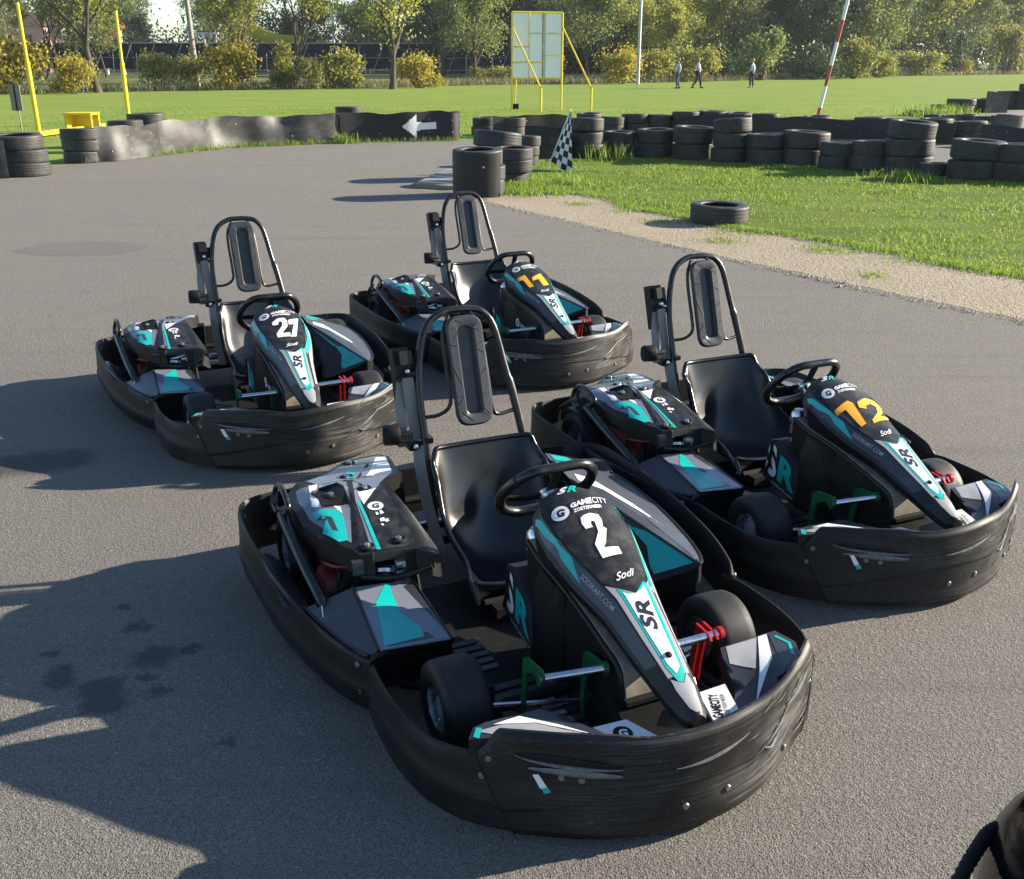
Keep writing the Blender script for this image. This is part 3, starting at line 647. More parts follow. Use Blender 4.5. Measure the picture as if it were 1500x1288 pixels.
def make_headrest(root):
    mb = MB(); cy, zc = .107, .672; nx = Vector((1, 0, .32)).normalized(); uz = Vector((-.32, 0, 1)).normalized()
    def stad(hw, hh, n=40):
        out = []; r = hw * .98; corner = hw
        for k in range(n):
            a = 2 * math.pi * k / n; c, s_ = math.cos(a), math.sin(a)
            e = 2 / 3.2; x = hw * math.copysign(abs(c) ** e, c); y0 = (hh - hw) * (1 if s_ >= 0 else -1); y = y0 + hw * math.copysign(abs(s_) ** e, s_)
            if abs(s_) < .02: y = y0 * 0 + (hh - hw) * (1 if k == 0 else 1) * (1 if s_ >= 0 else -1)
            out.append((x, y))
        return out
    base = Vector((hoopx(zc) + .015, cy, zc))
    def ring(hw, hh, d): return [base + Vector((0, 1, 0)) * x + uz * y + nx * d for x, y in stad(hw, hh)]
    rings = [ring(.067, .198, .012), ring(.072, .203, .020), ring(.071, .202, .030), ring(.065, .196, .038), ring(.036, .166, .039), ring(.0315, .159, .034), ring(.031, .157, .014)]
    mb.loft(rings, 0, wrap=True)
    def fp(y, z, d=.0388): return base + Vector((0, 1, 0)) * y + uz * z + nx * d
    for a, b in (((-.062, .10), (-.037, .09)), ((-.062, .05), (-.037, .06)), ((-.062, .02), (-.037, -.05)), ((-.062, -.09), (-.037, -.09)), ((-.060, -.12), (-.040, -.095)), ((-.050, -.15), (-.01, -.185)), ((.062, .10), (.037, .085)), ((.062, .06), (.037, .075)), ((.062, .0), (.037, -.02)), ((.062, -.09), (.037, -.09)), ((.035, -.135), (.055, -.165)), ((-.055, .155), (.03, .185)), ((-.03, .185), (.055, .14)), ((-.05, .12), (.0, .165))):
        mb.tube([fp(*a), fp(*b)], .0013, 0, 6)
    return mb.build("headrest", [M['ribs'], M['tube']], root, 40)
def make_belt_parts(root):
    mb = MB()      # plastic anchor box on the hoop
    rot = Matrix.Rotation(R(-17.7), 3, 'Y')
    mb.box((-.893, -.125, .665), (.05, .062, .20), 0, rot); mb.box((-.872, -.118, .735), (.04, .045, .05), 0, rot); mb.box((-.90, -.088, .70), (.03, .04, .06), 0, rot)
    mb.lathe([(.0001, .012), (.008, .010), (.010, 0)], (-.852, -.118, .69), (1, 0, .2), 12, 1)
    mb.tube(catmull([(-.858, -.150, .655), (-.846, -.135, .672), (-.846, -.100, .672), (-.850, -.085, .650)], 4), .006, 0, 8)
    b = mb.build("belt_anchor", [M['black'], M['chrome']], root)
    mb = MB()      # hanging webbing
    def strap(pts, w, wd):
        r = []
        P = catmull(pts, 5)
        for i, p in enumerate(P):
            wv = Vector(wd).normalized() * (w / 2); nn = Vector((1, 0, .2)).normalized() * .0016
            r.append([p - wv + nn, p + wv + nn, p + wv - nn, p - wv - nn])
        mb.loft(r, 0)
    strap([(-.845, -.118, .675), (-.832, -.116, .60), (-.812, -.108, .50), (-.79, -.10, .43)], .042, (0, 1, .05))
    strap([(-.858, -.135, .66), (-.840, -.150, .58), (-.82, -.155, .52), (-.815, -.158, .48)], .040, (0, 1, .1))
    strap([(-.785, -.105, .45), (-.74, -.118, .38), (-.66, -.128, .28), (-.585, -.130, .20), (-.54, -.125, .13)], .042, (.6, 1, .2))
    s = mb.build("seat_belt", [M['webbing']], root)
    mb = MB()      # reel
    mb.lathe([(.0001, -.032), (.034, -.032), (.038, -.024), (.038, .022), (.034, .03), (.0001, .03)], (-.80, -.200, .475), (.25, 1, 0), 20, 0)
    mb.box((-.79, -.155, .462), (.03, .055, .06), 1); mb.box((-.772, -.155, .475), (.004, .035, .012), 2); mb.box((-.772, -.155, .452), (.004, .035, .010), 2)
    mb.box((-.79, -.115, .43), (.05, .06, .03), 0); mb.lathe([(.0001, .01), (.009, .008), (.010, 0)], (-.76, -.125, .432), (1, 0, .3), 10, 1)
    mb.build("belt_reel", [M['matt'], M['chrome'], M['black']], root)
def make_steering_wheel(root):
    mb = MB(); c = Vector((-.024, .035, .525)); t = R(40); n = Vector((math.cos(t), 0, -math.sin(t))); a = Vector((0, 1, 0)); b = n.cross(a); b = b if b.z > 0 else -b
    P = []
    for k in range(48):
        th = 2 * math.pi * k / 48; x, y = .150 * math.cos(th), .150 * math.sin(th)
        y = min(y, .128) if True else y; y = max(y, -.138)
        P.append(c + a * x + b * y)
    P = [sum(((P[(i + d) % 48]) for d in (-1, 0, 1)), Vector()) / 3 for i in range(48)]
    mb.tube(P, [.0165 if not (8 <= i <= 16) else .0155 for i in range(48)], 0, 12, closed=True)
    for x, y in ((-.135, -.02), (.135, -.02), (0.0, .12)):
        p0 = c + n * .02; p1 = c + a * x + b * y; w_ = (p1 - p0).cross(n).normalized() * .017; th = n * .004
        mb.loft([[p0 - w_ - th, p0 + w_ - th, p0 + w_ + th, p0 - w_ + th], [(p0 + p1) / 2 - w_ * .8 - th + n * .006, (p0 + p1) / 2 + w_ * .8 - th + n * .006, (p0 + p1) / 2 + w_ * .8 + th + n * .006, (p0 + p1) / 2 - w_ * .8 + th + n * .006], [p1 - w_ * .9 - th, p1 + w_ * .9 - th, p1 + w_ * .9 + th, p1 - w_ * .9 + th]], 1)
    mb.lathe([(.0001, -.006), (.028, -.006), (.032, .004), (.026, .02), (.016, .03), (.015, .09)], tuple(c + n * .015), tuple(n), 16, 2)
    for th in (R(35), R(145), R(200), R(-20)):
        p = c + a * .150 * math.cos(th) + b * max(-.138, min(.128, .150 * math.sin(th))); tg = (a * -math.sin(th) + b * math.cos(th))
        mb.lathe([(.0172, -.003), (.0176, -.002), (.0176, .002), (.0172, .003)], tuple(p), tuple(tg), 12, 1, closed=True)
    return mb.build("steering_wheel", [M['tube'], M['matt'], M['chrome']], root, 50)
def make_wheel(root, x, y, r, w_, steer=0.0):
    mb = MB(); h = w_ / 2; sg = 1 if y > 0 else -1
    prof = [(r * .52, -h * .86), (r * .60, -h * .98), (r * .80, -h), (r * .93, -h * .93), (r * .985, -h * .75), (r, -h * .45), (r, h * .45), (r * .985, h * .75), (r * .93, h * .93), (r * .80, h), (r * .60, h * .98), (r * .52, h * .86)]
    ax = Vector((math.sin(steer), math.cos(steer), 0))
    mb.lathe(prof, (0, 0, 0), ax, 36, 0, closed=True)
    tyre = mb.build("wheel", [M['rubber']], root, 45); tyre.location = (x, y, r)
    mb = MB(); q = r * .535
    mb.lathe([(q, -h * .88), (q * .9, -h * .9), (q * .86, -h * .6), (q * .84, h * .6), (q * .9, h * .9), (q, h * .88), (q * .93, h * .5), (q * .93, -h * .5)], (0, 0, 0), ax, 28, 0, closed=True)
    o = ax * (sg * h * .25)
    mb.lathe([(.0001, -.01), (q * .86, -.012), (q * .86, .008), (q * .5, .016), (q * .42, .03), (.0001, .032)], tuple(o), tuple(ax * sg), 20, 1)
    for k in range(3):
        a = ax.orthogonal().normalized(); b = ax.cross(a); th = 2 * math.pi * k / 3 + .4; p = o + (a * math.cos(th) + b * math.sin(th)) * q * .64
        mb.lathe([(.0001, .03), (.006, .03), (.008, .012)], tuple(p), tuple(ax * sg), 8, 0)
    mb.build("rim", [M['chrome'], M['grey']], tyre, 40)
def make_pedals(root):
    mb = MB()   # throttle: two green arms and a round steel bar
    def arm(y, x0, mi):
        mb.prism([(x0 - .035, y, .272), (x0 - .01, y, .288), (x0 + .075, y, .298), (x0 + .086, y, .286), (x0 + .083, y, .268), (x0 + .03, y, .262), (x0 - .012, y, .240)], (0, .006, 0), mi)
        mb.prism([(x0 - .035, y, .272), (x0 - .012, y, .24), (x0 - .026, y, .13), (x0 - .022, y, .075), (x0 - .042, y, .075), (x0 - .046, y, .14)], (0, .007, 0), mi)
    arm(-.262, .475, 0); arm(-.104, .515, 0)
    mb.tube([(.545, -.268, .272), (.583, -.098, .281)], .0115, 1, 12); mb.lathe([(.0001, -.004), (.019, -.004), (.019, .004), (.0001, .004)], (.584, -.094, .281), (.2, 1, 0), 16, 0)
    mb.lathe([(.0001, -.004), (.019, -.004), (.019, .004), (.0001, .004)], (.544, -.266, .272), (.2, 1, 0), 16, 0)
    mb.tube(catmull([(.43, -.222, .09), (.46, -.215, .075), (.56, -.20, .085), (.66, -.19, .09)], 4), .008, 1, 8)
    mb.build("throttle_pedal", [M['green'], M['chrome']], root)
    mb = MB()
    arm2 = [(.522, .222, .302), (.580, .222, .298), (.594, .222, .285), (.556, .222, .277), (.540, .222, .268), (.524, .222, .17), (.520, .222, .115), (.504, .222, .115), (.508, .222, .2)]
    mb.prism(arm2, (0, .007, 0), 0); mb.prism([(p[0], .243, p[2]) for p in arm2], (0, .007, 0), 0)
    mb.lathe([(.0001, -.007), (.018, -.007), (.018, .006), (.0001, .006)], (.570, .268, .287), (0, 1, 0), 18, 0)
    mb.tube([(.57, .085, .285), (.57, .265, .287)], .0115, 1, 12)
    for k in range(14): mb.lathe([(.0115, -.002), (.0120, 0), (.0115, .002)], (.57, .095 + k * .0115, .2855), (0, 1, 0), 12, 1, closed=True)
    mb.tube([(.51, .23, .125), (.56, .22, .08), (.67, .20, .08)], .008, 1, 8)
    mb.build("brake_pedal", [M['red'], M['chrome']], root)
def make_floor(root):
    mb = MB()
    mb.box((.12, .0, .045), (1.06, .60, .010), 0)
    for k in range(9): mb.box((.24 + k * .044, -.195, .053), (.028, .215, .008), 1)
    for k in range(9): mb.box((.24 + k * .044, .19, .053), (.028, .20, .008), 1)
    for k in range(5): mb.box((-.02 + k * .038, -.255, .053), (.024, .12, .008), 1)
    mb.box((.41, -.150, .0595), (.165, .052, .003), 2)
    for k in range(4): mb.box((.355 + k * .037, -.150, .0615), (.018, .050, .002), 3)
    put_text(mb, "SODI", [(.40, -.172), (.40, -.128), (.388, -.128), (.388, -.172)], lambda x, y: .0625, .001, 0, .01)
    mb.build("floor_tray", [M['matt'], M['ribs'], M['carbon'], M['grey']], root)
    mb = MB()
    for sg in (-1, 1):
        mb.tube(catmull([(.80, .20 * sg, .065), (.62, .31 * sg, .065), (.36, .315 * sg, .07), (-.2, .32 * sg, .07), (-.55, .36 * sg, .08), (-.95, .36 * sg, .10)], 5), .016, 0, 10)
        mb.tube(catmull([(.20, .33 * sg, .10), (.16, .50 * sg, .09), (-.2, .60 * sg, .09), (-.55, .62 * sg, .10), (-.60, .40 * sg, .09)], 5), .013, 0, 10)
        mb.tube([(.365, .30 * sg, .10), (.365, .36 * sg, .127)], .018, 1, 10)
        mb.tube([(.46, .06 * sg, .10), (.40, .33 * sg, .12)], .008, 1, 8)
        mb.box((.365, .335 * sg, .12), (.05, .03, .10), 0)
    mb.tube([(.365, -.33, .09), (.365, .33, .09)], .016, 0, 10); mb.tube([(-.70, -.58, .14), (-.70, .58, .14)], .02, 1, 12)
    mb.tube([(.80, -.2, .065), (.80, .2, .065)], .014, 0, 10); mb.tube([(-.95, -.5, .14), (-.95, .5, .14)], .016, 0, 10); mb.tube([(-.66, -.35, .09), (-.66, .35, .09)], .016, 0, 10)
    mb.tube(catmull([(.40, -.31, .08), (.30, -.30, .10), (.22, -.31, .06), (.12, -.30, .075)], 4), .008, 0, 8)
    mb.box((-.13, -.05, .08), (.08, .10, .04), 0); mb.tube([(-.15, -.12, .10), (-.15, -.02, .10)], .012, 0, 8)
    # rear brake disc, chain guard
    mb.lathe([(.0001, -.006), (.095, -.006), (.095, .006), (.0001, .006)], (-.70, .30, .14), (0, 1, 0), 24, 1); mb.box((-.70, .30, .23), (.09, .05, .05), 0)
    mb.build("chassis_frame", [M['matt'], M['chrome']], root)
def make_engine(root):
    mb = MB()
    mb.box((-.42, -.46, .20), (.30, .20, .17), 1); mb.box((-.30, -.50, .24), (.16, .10, .09), 0); mb.box((-.55, -.40, .18), (.20, .22, .16), 0)
    mb.lathe([(.0001, -.07), (.075, -.07), (.085, -.03), (.085, .03), (.075, .07), (.0001, .07)], (-.33, -.53, .17), (0, 1, 0), 20, 1)
    for k in range(6): mb.box((-.24, -.45, .17 + k * .02), (.11, .16, .006), 0)
    mb.lathe([(.0001, -.08), (.04, -.08), (.045, .07), (.0001, .08)], (-.28, -.40, .275), (0, .9, .2), 14, 2)
    mb.tube(catmull([(-.20, -.40, .25), (-.17, -.43, .28), (-.20, -.48, .27), (-.28, -.54, .22)], 5), .014, 2, 8)
    mb.box((-.185, -.43, .27), (.02, .10, .03), 2); mb.box((-.185, -.38, .285), (.02, .04, .02), 3)
    mb.tube(catmull([(-.25, -.56, .26), (-.22, -.58, .20), (-.24, -.55, .13), (-.3, -.5, .10)], 5), .008, 0, 8)
    mb.box((-.38, -.362, .13), (.46, .01, .17), 0); mb.box((-.40, -.52, .050), (.52, .36, .010), 0)  # added plates that block sunlight leaking past beside and under the engine
    mb.tube(catmull([(-.22, -.37, .33), (-.10, -.34, .16), (.05, -.325, .10), (.30, -.31, .09), (.44, -.26, .10)], 6), .005, 0, 6)
    mb.tube(catmull([(-.45, -.36, .27), (-.35, -.33, .31), (-.22, -.335, .28), (-.16, -.33, .15)], 6), .008, 0, 8)
    mb.tube(catmull([(-.36, -.57, .24), (-.30, -.60, .28), (-.23, -.57, .29), (-.21, -.50, .29)], 6), .006, 1, 8)
    mb.tube(catmull([(-.62, -.62, .22), (-.50, -.60, .16), (-.35, -.60, .15), (-.25, -.55, .20)], 6), .007, 0, 8)
    mb.box((-.80, -.40, .23), (.26, .22, .16), 0); mb.lathe([(.0001, -.14), (.06, -.14), (.065, .14), (.0001, .14)], (-.84, -.30, .25), (.2, 1, 0), 16, 0)
    mb.build("engine", [M['matt'], M['engred'], M['chrome'], M['white']], root)
def eng_top(x, y):
    z = eng_z(x, y)
    z += .016 * smooth(1 - abs(y + .47) / .05) * smooth((x + .66) / .05) * smooth((-.44 - x) / .1)    # lip over the filler recess
    z -= .030 * smooth((-.56 - y) / .075)                                                                  # rounded outer edge
    z -= .035 * smooth((y + .315) / .06) * smooth((x + .60) / .1)                                          # chamfer beside the seat
    z -= .030 * smooth((-.66 - x) / .03) * 0.5
    rl = -.4115 + (x + .6421) * (-.4979 + .4115) / (-.2403 + .6421)
    z += .007 * math.exp(-((y - rl) / .010) ** 2) * smooth((x + .66) / .05) * smooth((-.2 - x) / .05)
    return z
def make_engine_cover(root):
    mb = MB(); mats = [M['black'], M['navy'], M['carbon'], M['teal'], M['white'], M['matt'], M['chrome'], M['oval']]
    out_ = [(-.172, -.515), (-.1589, -.3432), (-.1219, -.3048), (-.160, -.262), (-.2676, -.275), (-.3573, -.2885), (-.4919, -.3050), (-.575, -.300), (-.668, -.2158), (-.9619, -.1653), (-1.000, -.1976), (-.985, -.3309), (-.8305, -.4546), (-.7698, -.5633), (-.7161, -.6109), (-.56, -.6314), (-.4124, -.6297), (-.3097, -.6017), (-.246, -.5651), (-.2029, -.5325)]
    mb.drape(out_, eng_top, 0, 0, .016)
    n = len(out_)
    for i in range(n):
        a, b = out_[i], out_[(i + 1) % n]; k = 5
        dz = .075 if i in (0, 1, 2) or i > 16 else .055
        for j in range(k):
            p = (a[0] + (b[0] - a[0]) * j / k, a[1] + (b[1] - a[1]) * j / k); q = (a[0] + (b[0] - a[0]) * (j + 1) / k, a[1] + (b[1] - a[1]) * (j + 1) / k)
            zp, zq = eng_top(*p), eng_top(*q)
            if i in (0,) and 0 < j < k - 1: dz2 = .022
            else: dz2 = dz
            mb.add([(p[0], p[1], zp), (q[0], q[1], zq), (q[0] + .008, q[1], zq - dz2), (p[0] + .008, p[1], zp - dz2)], [(3, 2, 1, 0)], 0)
    # front opening frame
    mb.tube(catmull([(-.165, -.515, .275), (-.150, -.43, .262), (-.145, -.36, .266), (-.118, -.305, .292)], 5), .010, 0, 8)
    mb.loft([[(-.172, -.515, .345), (-.165, -.515, .262), (-.17, -.49, .262), (-.175, -.49, .345)], [(-.165, -.478, .345), (-.152, -.478, .262), (-.16, -.47, .262), (-.172, -.47, .345)]], 0)
    mb.loft([[(-.14, -.345, .345), (-.13, -.345, .262), (-.14, -.335, .262), (-.15, -.335, .345)], [(-.118, -.30, .33), (-.112, -.30, .285), (-.12, -.295, .285), (-.125, -.295, .33)]], 0)
    mb.box((-.163, -.528, .312), (.022, .034, .042), 2)
    f = eng_top
    left = [(-.235, -.522), (-.45, -.462), (-.62, -.425), (-.66, -.43), (-.70, -.585), (-.56, -.607), (-.42, -.604), (-.32, -.58)]
    mb.drape(left, f, .001, 1, .018)
    mb.drape([(-.19, -.475), (-.45, -.444), (-.62, -.405), (-.60, -.39), (-.43, -.43), (-.18, -.448)], f, .0012, 1, .018)
    mb.drape([(-.4186, -.4255), (-.545, -.3332), (-.49, -.330), (-.2809, -.3278), (-.1725, -.3400), (-.178, -.4466)], f, .0012, 7, .018)
    mb.drape([(-.67, -.24), (-.95, -.18), (-.985, -.20), (-.968, -.325), (-.825, -.44), (-.77, -.53), (-.70, -.50), (-.64, -.40), (-.50, -.36), (-.57, -.32)], f, .0012, 1, .018)
    for p in ([(-.6963, -.540), (-.661, -.516), (-.5311, -.5515), (-.4484, -.5581), (-.4718, -.5837)], [(-.6421, -.5132), (-.59, -.47), (-.5649, -.4752), (-.595, -.5243)], [(-.4479, -.5209), (-.4326, -.4989), (-.3894, -.5057)], [(-.5035, -.4215), (-.515, -.352), (-.4212, -.4247)], [(-.965, -.2149), (-.95, -.182), (-.72, -.232), (-.6865, -.2507), (-.6607, -.3595), (-.7589, -.3034)]): mb.drape(p, f, .002, 4, .018)
    for p in ([(-.4404, -.5897), (-.419, -.5148), (-.3696, -.5077), (-.2485, -.5285), (-.2475, -.5578), (-.3161, -.5906), (-.3742, -.5606), (-.3981, -.5892)], [(-.8295, -.3692), (-.8163, -.3404), (-.7082, -.3728), (-.7238, -.4015)], [(-.4509, -.44), (-.4364, -.4322), (-.1785, -.4469), (-.1800, -.4600)], [(-.965, -.2975), (-.96, -.2859), (-.9, -.3054), (-.9, -.3165)]): mb.drape(p, f, .0026, 3, .018)
    mb.drape([(-.39, -.59), (-.37, -.56), (-.31, -.56), (-.30, -.545), (-.38, -.543), (-.40, -.575)], f, .0032, 2, .02)
    hole = [(-.5592, -.558), (-.5862, -.5325), (-.5727, -.470), (-.5424, -.461), (-.44, -.466), (-.4468, -.5452)]
    mb.drape(hole, f, .0032, 5, .018)
    H3 = [Vector((x, y, f(x, y) + .004)) for x, y in hole]; mb.tube(H3, .005, 0, 8, closed=True)
    for p in ([(-.885, -.2655), (-.8403, -.2813), (-.8196, -.3041), (-.858, -.287)], [(-.7763, -.3278), (-.7455, -.3343), (-.66, -.376), (-.672, -.378)]): mb.drape(p, f, .003, 5, .018)
    put_g(mb, (-.3985, -.3928), (-.3917, -.3679), (-.4238, -.3846), f, .003, 4, 7)
    for p in ([(-.3616, -.4047), (-.3593, -.3982), (-.3457, -.3978), (-.3447, -.4078)], [(-.3663, -.391), (-.3682, -.3831), (-.3484, -.3799), (-.3444, -.3933)], [(-.3233, -.4028), (-.3265, -.3872), (-.3079, -.3911), (-.3082, -.4054)], [(-.315, -.3887), (-.3196, -.3774), (-.3039, -.3779), (-.3015, -.3908)], [(-.2975, -.4089), (-.2963, -.3998), (-.2857, -.4009), (-.2877, -.4074)]): mb.drape(p, f, .003, 4, .02)
    for x, y in ((-.93, -.3292), (-.7436, -.3907), (-.5307, -.3889), (-.2031, -.4835), (-.2085, -.3809), (-.5106, -.5082)):
        z = f(x, y); mb.lathe([(.0001, .004), (.020, .004), (.021, .0055), (.024, .004), (.025, .0)], (x, y, z), (0, 0, 1), 18, 5)
        mb.lathe([(.0001, .013), (.006, .013), (.010, .010), (.011, .003)], (x, y, z), (0, 0, 1), 8, 6)
    cover = mb.build("engine_cover", mats, root, 32)
    mb = MB()   # guard rail with a loop handle
    mb.tube(catmull([(-.16, -.64, .20), (-.19, -.645, .235), (-.30, -.655, .275), (-.48, -.663, .335), (-.545, -.664, .355)], 5), .019, 0, 10)
    mb.tube(catmull([(-.55, -.665, .345), (-.49, -.655, .395), (-.555, -.652, .425), (-.625, -.652, .425), (-.665, -.655, .40), (-.67, -.665, .35), (-.62, -.665, .33)], 6), .010, 0, 10)
    mb.tube(catmull([(-.16, -.64, .20), (-.15, -.60, .19), (-.17, -.56, .19)], 4), .018, 0, 10)
    mb.tube(catmull([(-.65, -.665, .36), (-.74, -.655, .31), (-.86, -.63, .24), (-.93, -.60, .17)], 5), .012, 0, 10)
    mb.build("guard_rail", [M['tube']], root, 60)
    mb = MB()   # black fender over the rear wheel
    rg = []
    for k in range(15):
        a = R(-20 + 150 * k / 14); rg.append([(-.70 + .165 * math.cos(a), -.655, .13 + .165 * math.sin(a)), (-.70 + .172 * math.cos(a), -.60, .13 + .172 * math.sin(a)), (-.70 + .172 * math.cos(a), -.585, .13 + .172 * math.sin(a)), (-.70 + .16 * math.cos(a), -.60, .13 + .16 * math.sin(a))])
    mb.loft(rg, 0)
    mb.build("wheel_guard", [M['black']], root, 40)
def make_deck(root):
    """printed fairings behind the front panel"""
    f = lambda x, y: .258 + .03 * (x - .7) - .05 * max(0, abs(y) - .40)
    for sg in (-1, 1):
        mb = MB()
        if sg < 0: o = [(.672, -.512), (.6354, -.485), (.630, -.4513), (.6375, -.3707), (.6388, -.3075), (.6967, -.268), (.80, -.2176), (.86, -.155), (.84, -.215), (.780, -.315), (.712, -.42)]
        else: o = [(.60, .25), (.59, .44), (.66, .455), (.725, .42), (.775, .325), (.835, .215), (.855, .155), (.79, .16), (.74, .20), (.66, .22)]
        fz = f if sg < 0 else (lambda x, y: .262 - .22 * max(0, x - .62) * smooth((.36 - y) / .14) )
        if sg < 0: o = list(reversed(o))
        ar = sum(o[i][0] * o[(i + 1) % len(o)][1] - o[(i + 1) % len(o)][0] * o[i][1] for i in range(len(o)))
        if ar < 0: o = list(reversed(o))
        mb.drape(o, fz, 0, 0, .03)
        for i in range(len(o)):
            a, b = o[i], o[(i + 1) % len(o)]; mb.add([(a[0], a[1], fz(*a)), (b[0], b[1], fz(*b)), (b[0], b[1], fz(*b) - .05), (a[0], a[1], fz(*a) - .05)], [(3, 2, 1, 0)], 1)
        if sg < 0:
            mb.drape([(.655, -.485), (.66, -.40), (.668, -.36), (.74, -.30), (.83, -.20), (.79, -.30), (.725, -.41)], fz, .0015, 3, .03)
            mb.drape([(.650, -.44), (.648, -.37), (.72, -.30), (.79, -.245), (.69, -.345)], fz, .0025, 2, .03)
            mb.drape([(.672, -.500), (.642, -.480), (.65, -.468), (.684, -.49)], fz, .0025, 4, .03)
        else:
            mb.drape([(.605, .265), (.60, .37), (.71, .285), (.665, .235)], fz, .0015, 3, .03)
            mb.drape([(.60, .375), (.598, .405), (.70, .345), (.81, .21), (.83, .195), (.72, .29)], fz, .0022, 2, .03)
            mb.drape([(.60, .41), (.60, .435), (.66, .445), (.72, .41), (.77, .32), (.70, .365)], fz, .0015, 0, .03)
            mb.drape([(.615, .425), (.66, .438), (.715, .408), (.71, .400), (.66, .428), (.615, .415)], fz, .0026, 4, .03)
        mb.build("front_fairing", [M['carbon'], M['black'], M['white'], M['grey'], M['teal']], root, 30)
    # white sponsor plates either side of the nose
    f1 = lambda x, y: .236
    for sg in (-1, 1):
        mb = MB(); o = [(.735, -.215), (.74, -.125), (.865, -.075), (.875, -.15)] if sg < 0 else [(.72, .10), (.855, .06), (.835, .145), (.715, .185)]
        ar = sum(o[i][0] * o[(i + 1) % 4][1] - o[(i + 1) % 4][0] * o[i][1] for i in range(4)); o = o if ar > 0 else list(reversed(o))
        mb.prism([(x, y, .228) for x, y in o], (0, 0, .008), 0)
        if sg < 0:
            put_g(mb, (.785, -.160), (.795, -.138), (.760, -.150), f1, .001, 1, 0)
            put_text(mb, "GAME", [(.829, -.150), (.854, -.092), (.834, -.078), (.809, -.134)], f1, .001, 1, .04)
            put_text(mb, "ZOETERM", [(.845, -.150), (.868, -.098), (.859, -.092), (.836, -.144)], f1, .001, 1, .02)
        else:
            put_text(mb, "GAMECITY", [(.835, .098), (.745, .140), (.737, .118), (.825, .073)], f1, .001, 1, .03)
            put_text(mb, "ZOETERMEER", [(.838, .115), (.752, .155), (.747, .145), (.833, .104)], f1, .001, 1, .0)
        mb.build("sponsor_plate", [M['white'], M['matt']], root, 30)
DIG = {
 '2': [[(.2685, -.0054), (.2616, .0074), (.259, .0291), (.2678, .0504), (.2881, .0511), (.3126, .0413), (.3197, .0489), (.3641, .0224), (.3779, .009), (.3823, .0513), (.4073, .0484), (.4093, -.0119), (.3608, -.0101), (.3251, .0201), (.291, .0266), (.2866, .0209), (.2921, .0131), (.3076, .0121), (.3082, -.0101), (.2882, -.0122)]],
 '27': [[(.2935, -.0282), (.2698, .0042), (.2669, .0422), (.2941, .0479), (.3351, .0378), (.3682, .009), (.3808, .001), (.3803, .0368), (.4118, .0305), (.4038, -.03), (.3778, -.0297), (.327, .0139), (.3006, .0217), (.2924, .0082), (.3163, -.003), (.3139, -.0278)], [(.2870, .0545), (.2610, .1120), (.3053, .0973), (.4121, .0585), (.4156, .0314), (.316, .0745), (.3225, .0480)]],
 '11': [[(.3097, -.0837), (.3039, -.0271), (.4195, -.0246), (.4179, -.0537), (.3412, -.0564), (.3323, -.0872)], [(.3375, .0045), (.2991, .0817), (.4105, .0815), (.4303, .0353), (.3572, .0379), (.3689, -.0077)]],
 '12': [[(.3115, -.0852), (.2931, -.0101), (.3093, .0026), (.414, -.0195), (.4193, -.047), (.3278, -.0462), (.3331, -.0865)], [(.3102, .0228), (.2884, .0795), (.30, .1185), (.335, .122), (.3631, .1043), (.3854, .0729), (.386, .108), (.403, .100), (.4225, .0081), (.4038, .0171), (.3683, .0728), (.3366, .0946), (.3216, .0779), (.3317, .0473), (.3486, .0381), (.3372, .0107)]],
}
def make_number(nose, which, mat):
    mb = MB()
    for p in DIG[which]: mb.drape(p, nose_z, .0032, 0, .012)
    o = mb.build("race_number", [mat], nose); return o

def make_kart():
    root = empty("go_kart")
    part_front_panel(root)
    for sg in (-1, 1): part_front_side(root, sg); make_side_bumper(root, sg)
    make_rear_bumper(root); make_right_pod(root); make_left_pod(root); nose = make_nose(root); make_console(root); make_seat(root)
    make_rollbar(root); make_headrest(root); make_belt_parts(root); make_steering_wheel(root)
    for sg in (-1, 1):
        make_wheel(root, .355, .42 * sg, .127, .13); make_wheel(root, -.705, .545 * sg, .14, .19)
    make_pedals(root); make_floor(root); make_engine(root); make_engine_cover(root); make_deck(root)
    return root
kart0 = make_kart()
KARTS = []
KG = "rental karts parked in two rows on the track"
for i, (x, y, a, num, mat, lab) in enumerate([
    (-.0464, -.0214, -1.1385, '2', 'white', "black and teal go-kart wearing a white number 2, nearest of the parked karts"),
    (1.0194, 1.0823, -1.1422, '12', 'amber', "black and teal go-kart wearing an orange number 12, beside the kart numbered 2"),
    (-1.4074, 2.2979, -1.1050, '27', 'white', "black and teal go-kart wearing a white number 27 in the second row"),
    (-.1640, 3.5304, -1.1102, '11', 'amber', "black and teal go-kart wearing an orange number 11, farthest back of the karts")]):
    k = kart0 if i == 0 else copy_tree(kart0)
    k.location = (x, y, 0.004); k.rotation_euler = (0, 0, a)
    KARTS.append((k, num, mat, lab))
